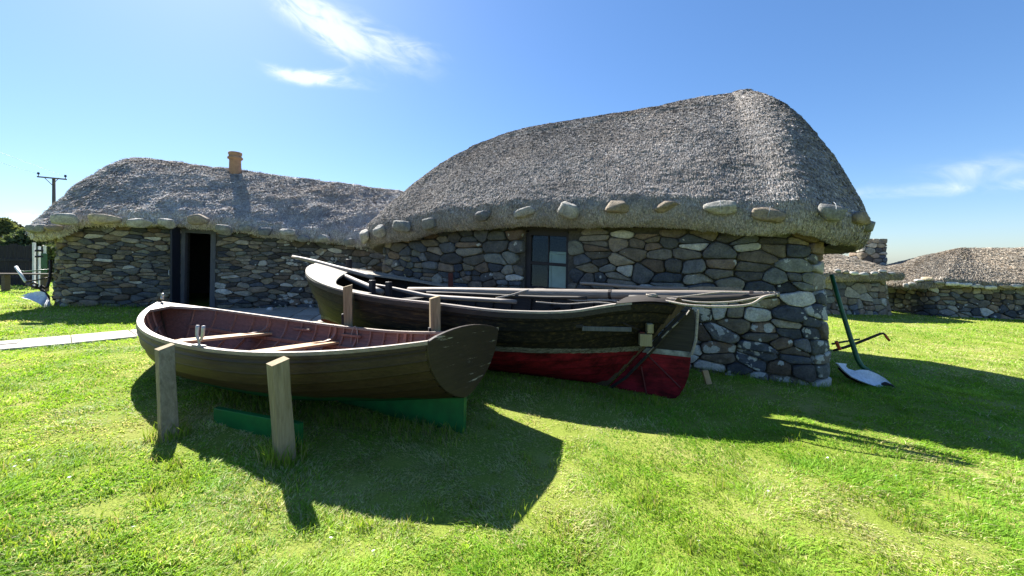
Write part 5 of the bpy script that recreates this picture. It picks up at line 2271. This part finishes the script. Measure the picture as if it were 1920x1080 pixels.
sp_ = [(p1[0], p1[1], .15, 200, .12), (p2[0], p2[1], .17, 330, .15)]
for k in range(26):
    t = k / 25
    q = np.array([-.5, 3.55]) * (1 - t) + np.array([-3.2, 4.2]) * t
    sp_.append((q[0], q[1], .2, 70, .10))
for k in range(24):
    t = k / 23
    q = np.array([1.1, 4.7]) * (1 - t) + np.array([-3.2, 6.6]) * t
    sp_.append((q[0] + .1, q[1] - .25, .2, 60, .09))
for a_ in np.linspace(-.2, LB, 48):
    x_, y_ = big.world(a_, -.10)
    sp_.append((float(x_), float(y_), .16, 60, .10))
for b_ in np.linspace(0, 3, 12):
    x_, y_ = big.world(-.10, b_)
    sp_.append((float(x_), float(y_), .16, 60, .10))
for a_ in np.linspace(-.3, 2.2, 14):
    x_, y_ = left.world(a_, -.08)
    sp_.append((float(x_), float(y_), .2, 50, .12))
g = G(1240, 760)
for k in range(9):
    sp_.append((g[0] - .14 * k, g[1] + .05 * k, .13, 60, .09))
rt_ = np.random.default_rng(44)
for k in range(330):
    y_ = rt_.uniform(1.5, 9) if k % 3 else rt_.uniform(1.5, 3.5)
    x_ = rt_.uniform(-1.4, 1.4) * y_
    if any(poly_inside(np.array([x_]), np.array([y_]), b)[0] for b in (PATH_POLY, APRON, *BLOCK)):
        continue
    sp_.append((x_, y_, rt_.uniform(.05, .16), int(rt_.uniform(18, 60)), rt_.uniform(.045, .075)))
tufts(sp_, 7)

# daisies
mb = MB()
for k in range(9):
    a = k / 9 * 2 * PI
    c, s = math.cos(a), math.sin(a)
    mb.add([(0, 0, .002), (.006 * c - .004 * s, .006 * s + .004 * c, .003), (.014 * c, .014 * s, .006), (.006 * c + .004 * s, .006 * s - .004 * c, .003)], [(0, 1, 2, 3)])
mb.tube([(0, 0, -.05), (0, 0, 0)], .0012, 4)
dz = mb.build('daisy', MT['petal'])
DS = [(20, 880), (55, 872), (130, 905), (28, 884), (1855, 826), (1902, 768), (1858, 775), (1552, 866), (1680, 900), (1440, 930), (1310, 1026), (700, 1045), (250, 1000), (620, 1020)]
for k, (px, py) in enumerate(DS):
    o = dz if k == 0 else dz.copy()
    if k:
        COL.objects.link(o)
    g = G(px, py)
    o.location = (g[0], g[1], g[2] + .035)
    o.rotation_euler = (random.uniform(-.4, .4), random.uniform(-.4, .4), k)
    o.scale = (.75,) * 3
    tag(o, 'small white daisy growing in the sunlit lawn', 'daisy', 'daisies in the lawn')

# ------------------------------------------------------------------ sky, sun, camera
w = bpy.data.worlds.new('World')
sc.world = w
w.use_nodes = True
nt = w.node_tree
for n_ in list(nt.nodes):
    nt.nodes.remove(n_)


def wn(typ, **k):
    nd = nt.nodes.new(typ)
    for a, v in k.items():
        setattr(nd, a, v)
    return nd


def wm(op, a, b=0.0, c=None):
    x = wn('ShaderNodeMath', operation=op)
    for s, v in zip(x.inputs, (a, b, c)):
        if v is None:
            continue
        if hasattr(v, 'links'):
            nt.links.new(v, s)
        else:
            s.default_value = v
    return x.outputs[0]


sky = wn('ShaderNodeTexSky', sky_type='NISHITA')
sky.sun_disc = False
sky.sun_elevation = SUN_EL
sky.sun_rotation = SUN_AZ
sky.air_density = 1.0
sky.dust_density = .35
sky.ozone_density = 3.0
hs = wn('ShaderNodeHueSaturation')
hs.inputs['Saturation'].default_value = 1.22
hs.inputs['Value'].default_value = 1.12
gm = wn('ShaderNodeGamma')
gm.inputs[1].default_value = .80
nt.links.new(sky.outputs[0], gm.inputs[0])
nt.links.new(gm.outputs[0], hs.inputs['Color'])
tc = wn('ShaderNodeTexCoord')
sx = wn('ShaderNodeSeparateXYZ')
nt.links.new(tc.outputs['Generated'], sx.inputs[0])
yy = wm('MAXIMUM', sx.outputs[1], .02)
gx_ = wm('DIVIDE', sx.outputs[0], yy)      # a cloud layer seen towards north: direction slopes
gz_ = wm('DIVIDE', sx.outputs[2], yy)


def cloud(cx, cz, ang, la, lb, scale, str_, seed, thr=.42, bend=0.0):
    c, s = math.cos(ang), math.sin(ang)
    dx = wm('SUBTRACT', gx_, cx)
    dz_ = wm('SUBTRACT', gz_, cz)
    u = wm('ADD', wm('MULTIPLY', dx, c), wm('MULTIPLY', dz_, s))
    v = wm('SUBTRACT', wm('MULTIPLY', dz_, c), wm('MULTIPLY', dx, s))
    v = wm('SUBTRACT', v, wm('MULTIPLY', wm('MULTIPLY', u, u), bend))
    cb = wn('ShaderNodeCombineXYZ')
    nt.links.new(wm('MULTIPLY', u, 1.0), cb.inputs[0])
    nt.links.new(wm('MULTIPLY', v, 2.8), cb.inputs[1])
    cb.inputs[2].default_value = seed
    nz = wn('ShaderNodeTexNoise')
    nz.inputs['Scale'].default_value = scale
    nz.inputs['Detail'].default_value = 7
    nz.inputs['Roughness'].default_value = .58
    nz.inputs['Distortion'].default_value = .9
    nt.links.new(cb.outputs[0], nz.inputs['Vector'])
    r2 = wm('ADD', wm('POWER', wm('ABSOLUTE', wm('DIVIDE', u, la)), 2.0), wm('POWER', wm('ABSOLUTE', wm('DIVIDE', v, lb)), 2.0))
    env = wm('POWER', 2.718, wm('MULTIPLY', r2, -1.0))
    m = wm('MULTIPLY', env, wm('MAXIMUM', wm('SUBTRACT', nz.outputs['Fac'], thr * .6), 0.0))
    m = wm('MULTIPLY', m, str_)
    mr_ = wn('ShaderNodeMapRange', interpolation_type='SMOOTHSTEP')
    mr_.inputs[1].default_value = .04
    mr_.inputs[2].default_value = 1.0
    nt.links.new(m, mr_.inputs[0])
    return mr_.outputs[0]


cl = [cloud(-.475, .600, -.62, .15, .045, 9, 4.0, 1.0),
      cloud(-.40, .575, -.42, .19, .055, 9, 2.1, 2.0),
      cloud(-.30, .535, -.12, .12, .035, 10, 1.9, 3.3),
      cloud(-.525, .465, -.05, .085, .017, 12, 5.0, 4.0, bend=2.0),
      cloud(-.48, .462, -.10, .14, .022, 12, 1.5, 4.5),
      cloud(1.14, .185, .05, .32, .020, 7, 1.7, 5.0),
      cloud(1.22, .235, .12, .25, .04, 6, 1.15, 6.0),
      cloud(-1.23, .10, 0, .05, .022, 16, 6, 7.0)]
tot = cl[0]
for c in cl[1:]:
    tot = wm('SUBTRACT', 1.0, wm('MULTIPLY', wm('SUBTRACT', 1.0, tot), wm('SUBTRACT', 1.0, c)))
tot = wm('MULTIPLY', tot, .80)
tint = wn('ShaderNodeMix', data_type='RGBA', blend_type='MULTIPLY')
tint.inputs[0].default_value = 1.0
nt.links.new(hs.outputs[0], tint.inputs[6])
tint.inputs[7].default_value = (.82, .955, 1.15, 1)
mx = wn('ShaderNodeMix', data_type='RGBA')
nt.links.new(tot, mx.inputs[0])
nt.links.new(tint.outputs[2], mx.inputs[6])
mx.inputs[7].default_value = (5.6, 6.1, 6.3, 1)
bg = wn('ShaderNodeBackground')
bg.inputs['Strength'].default_value = .058
nt.links.new(mx.outputs[2], bg.inputs['Color'])
wo = wn('ShaderNodeOutputWorld')
nt.links.new(bg.outputs[0], wo.inputs['Surface'])

sun = bpy.data.lights.new('sun', 'SUN')
sun.energy = 5.0
sun.angle = math.radians(.53)
sun.color = (1.0, .955, .88)
so = bpy.data.objects.new('sun', sun)
COL.objects.link(so)
sd = Vector((math.sin(SUN_AZ) * math.cos(SUN_EL), math.cos(SUN_AZ) * math.cos(SUN_EL), math.sin(SUN_EL)))
so.rotation_euler = sd.to_track_quat('Z', 'Y').to_euler()

cam = bpy.data.cameras.new('camera')
cam.sensor_width = 36
cam.lens = F / 1920 * 36
cam.shift_y = -(540 - HY) / 1920
cam.clip_start = .05
cam.clip_end = 3000
co_ = bpy.data.objects.new('camera', cam)
COL.objects.link(co_)
co_.location = (0, 0, EYE)
co_.rotation_euler = (PI / 2, 0, 0)
sc.camera = co_

vs_ = sc.view_settings
vs_.view_transform = 'Standard'
vs_.look = 'None'
vs_.exposure = 1.8
vs_.gamma = 1
sc.cycles.use_denoising = True
sc.cycles.max_bounces = 6
sc.cycles.diffuse_bounces = 3
sc.cycles.glossy_bounces = 2
sc.cycles.transmission_bounces = 3
sc.cycles.transparent_max_bounces = 6
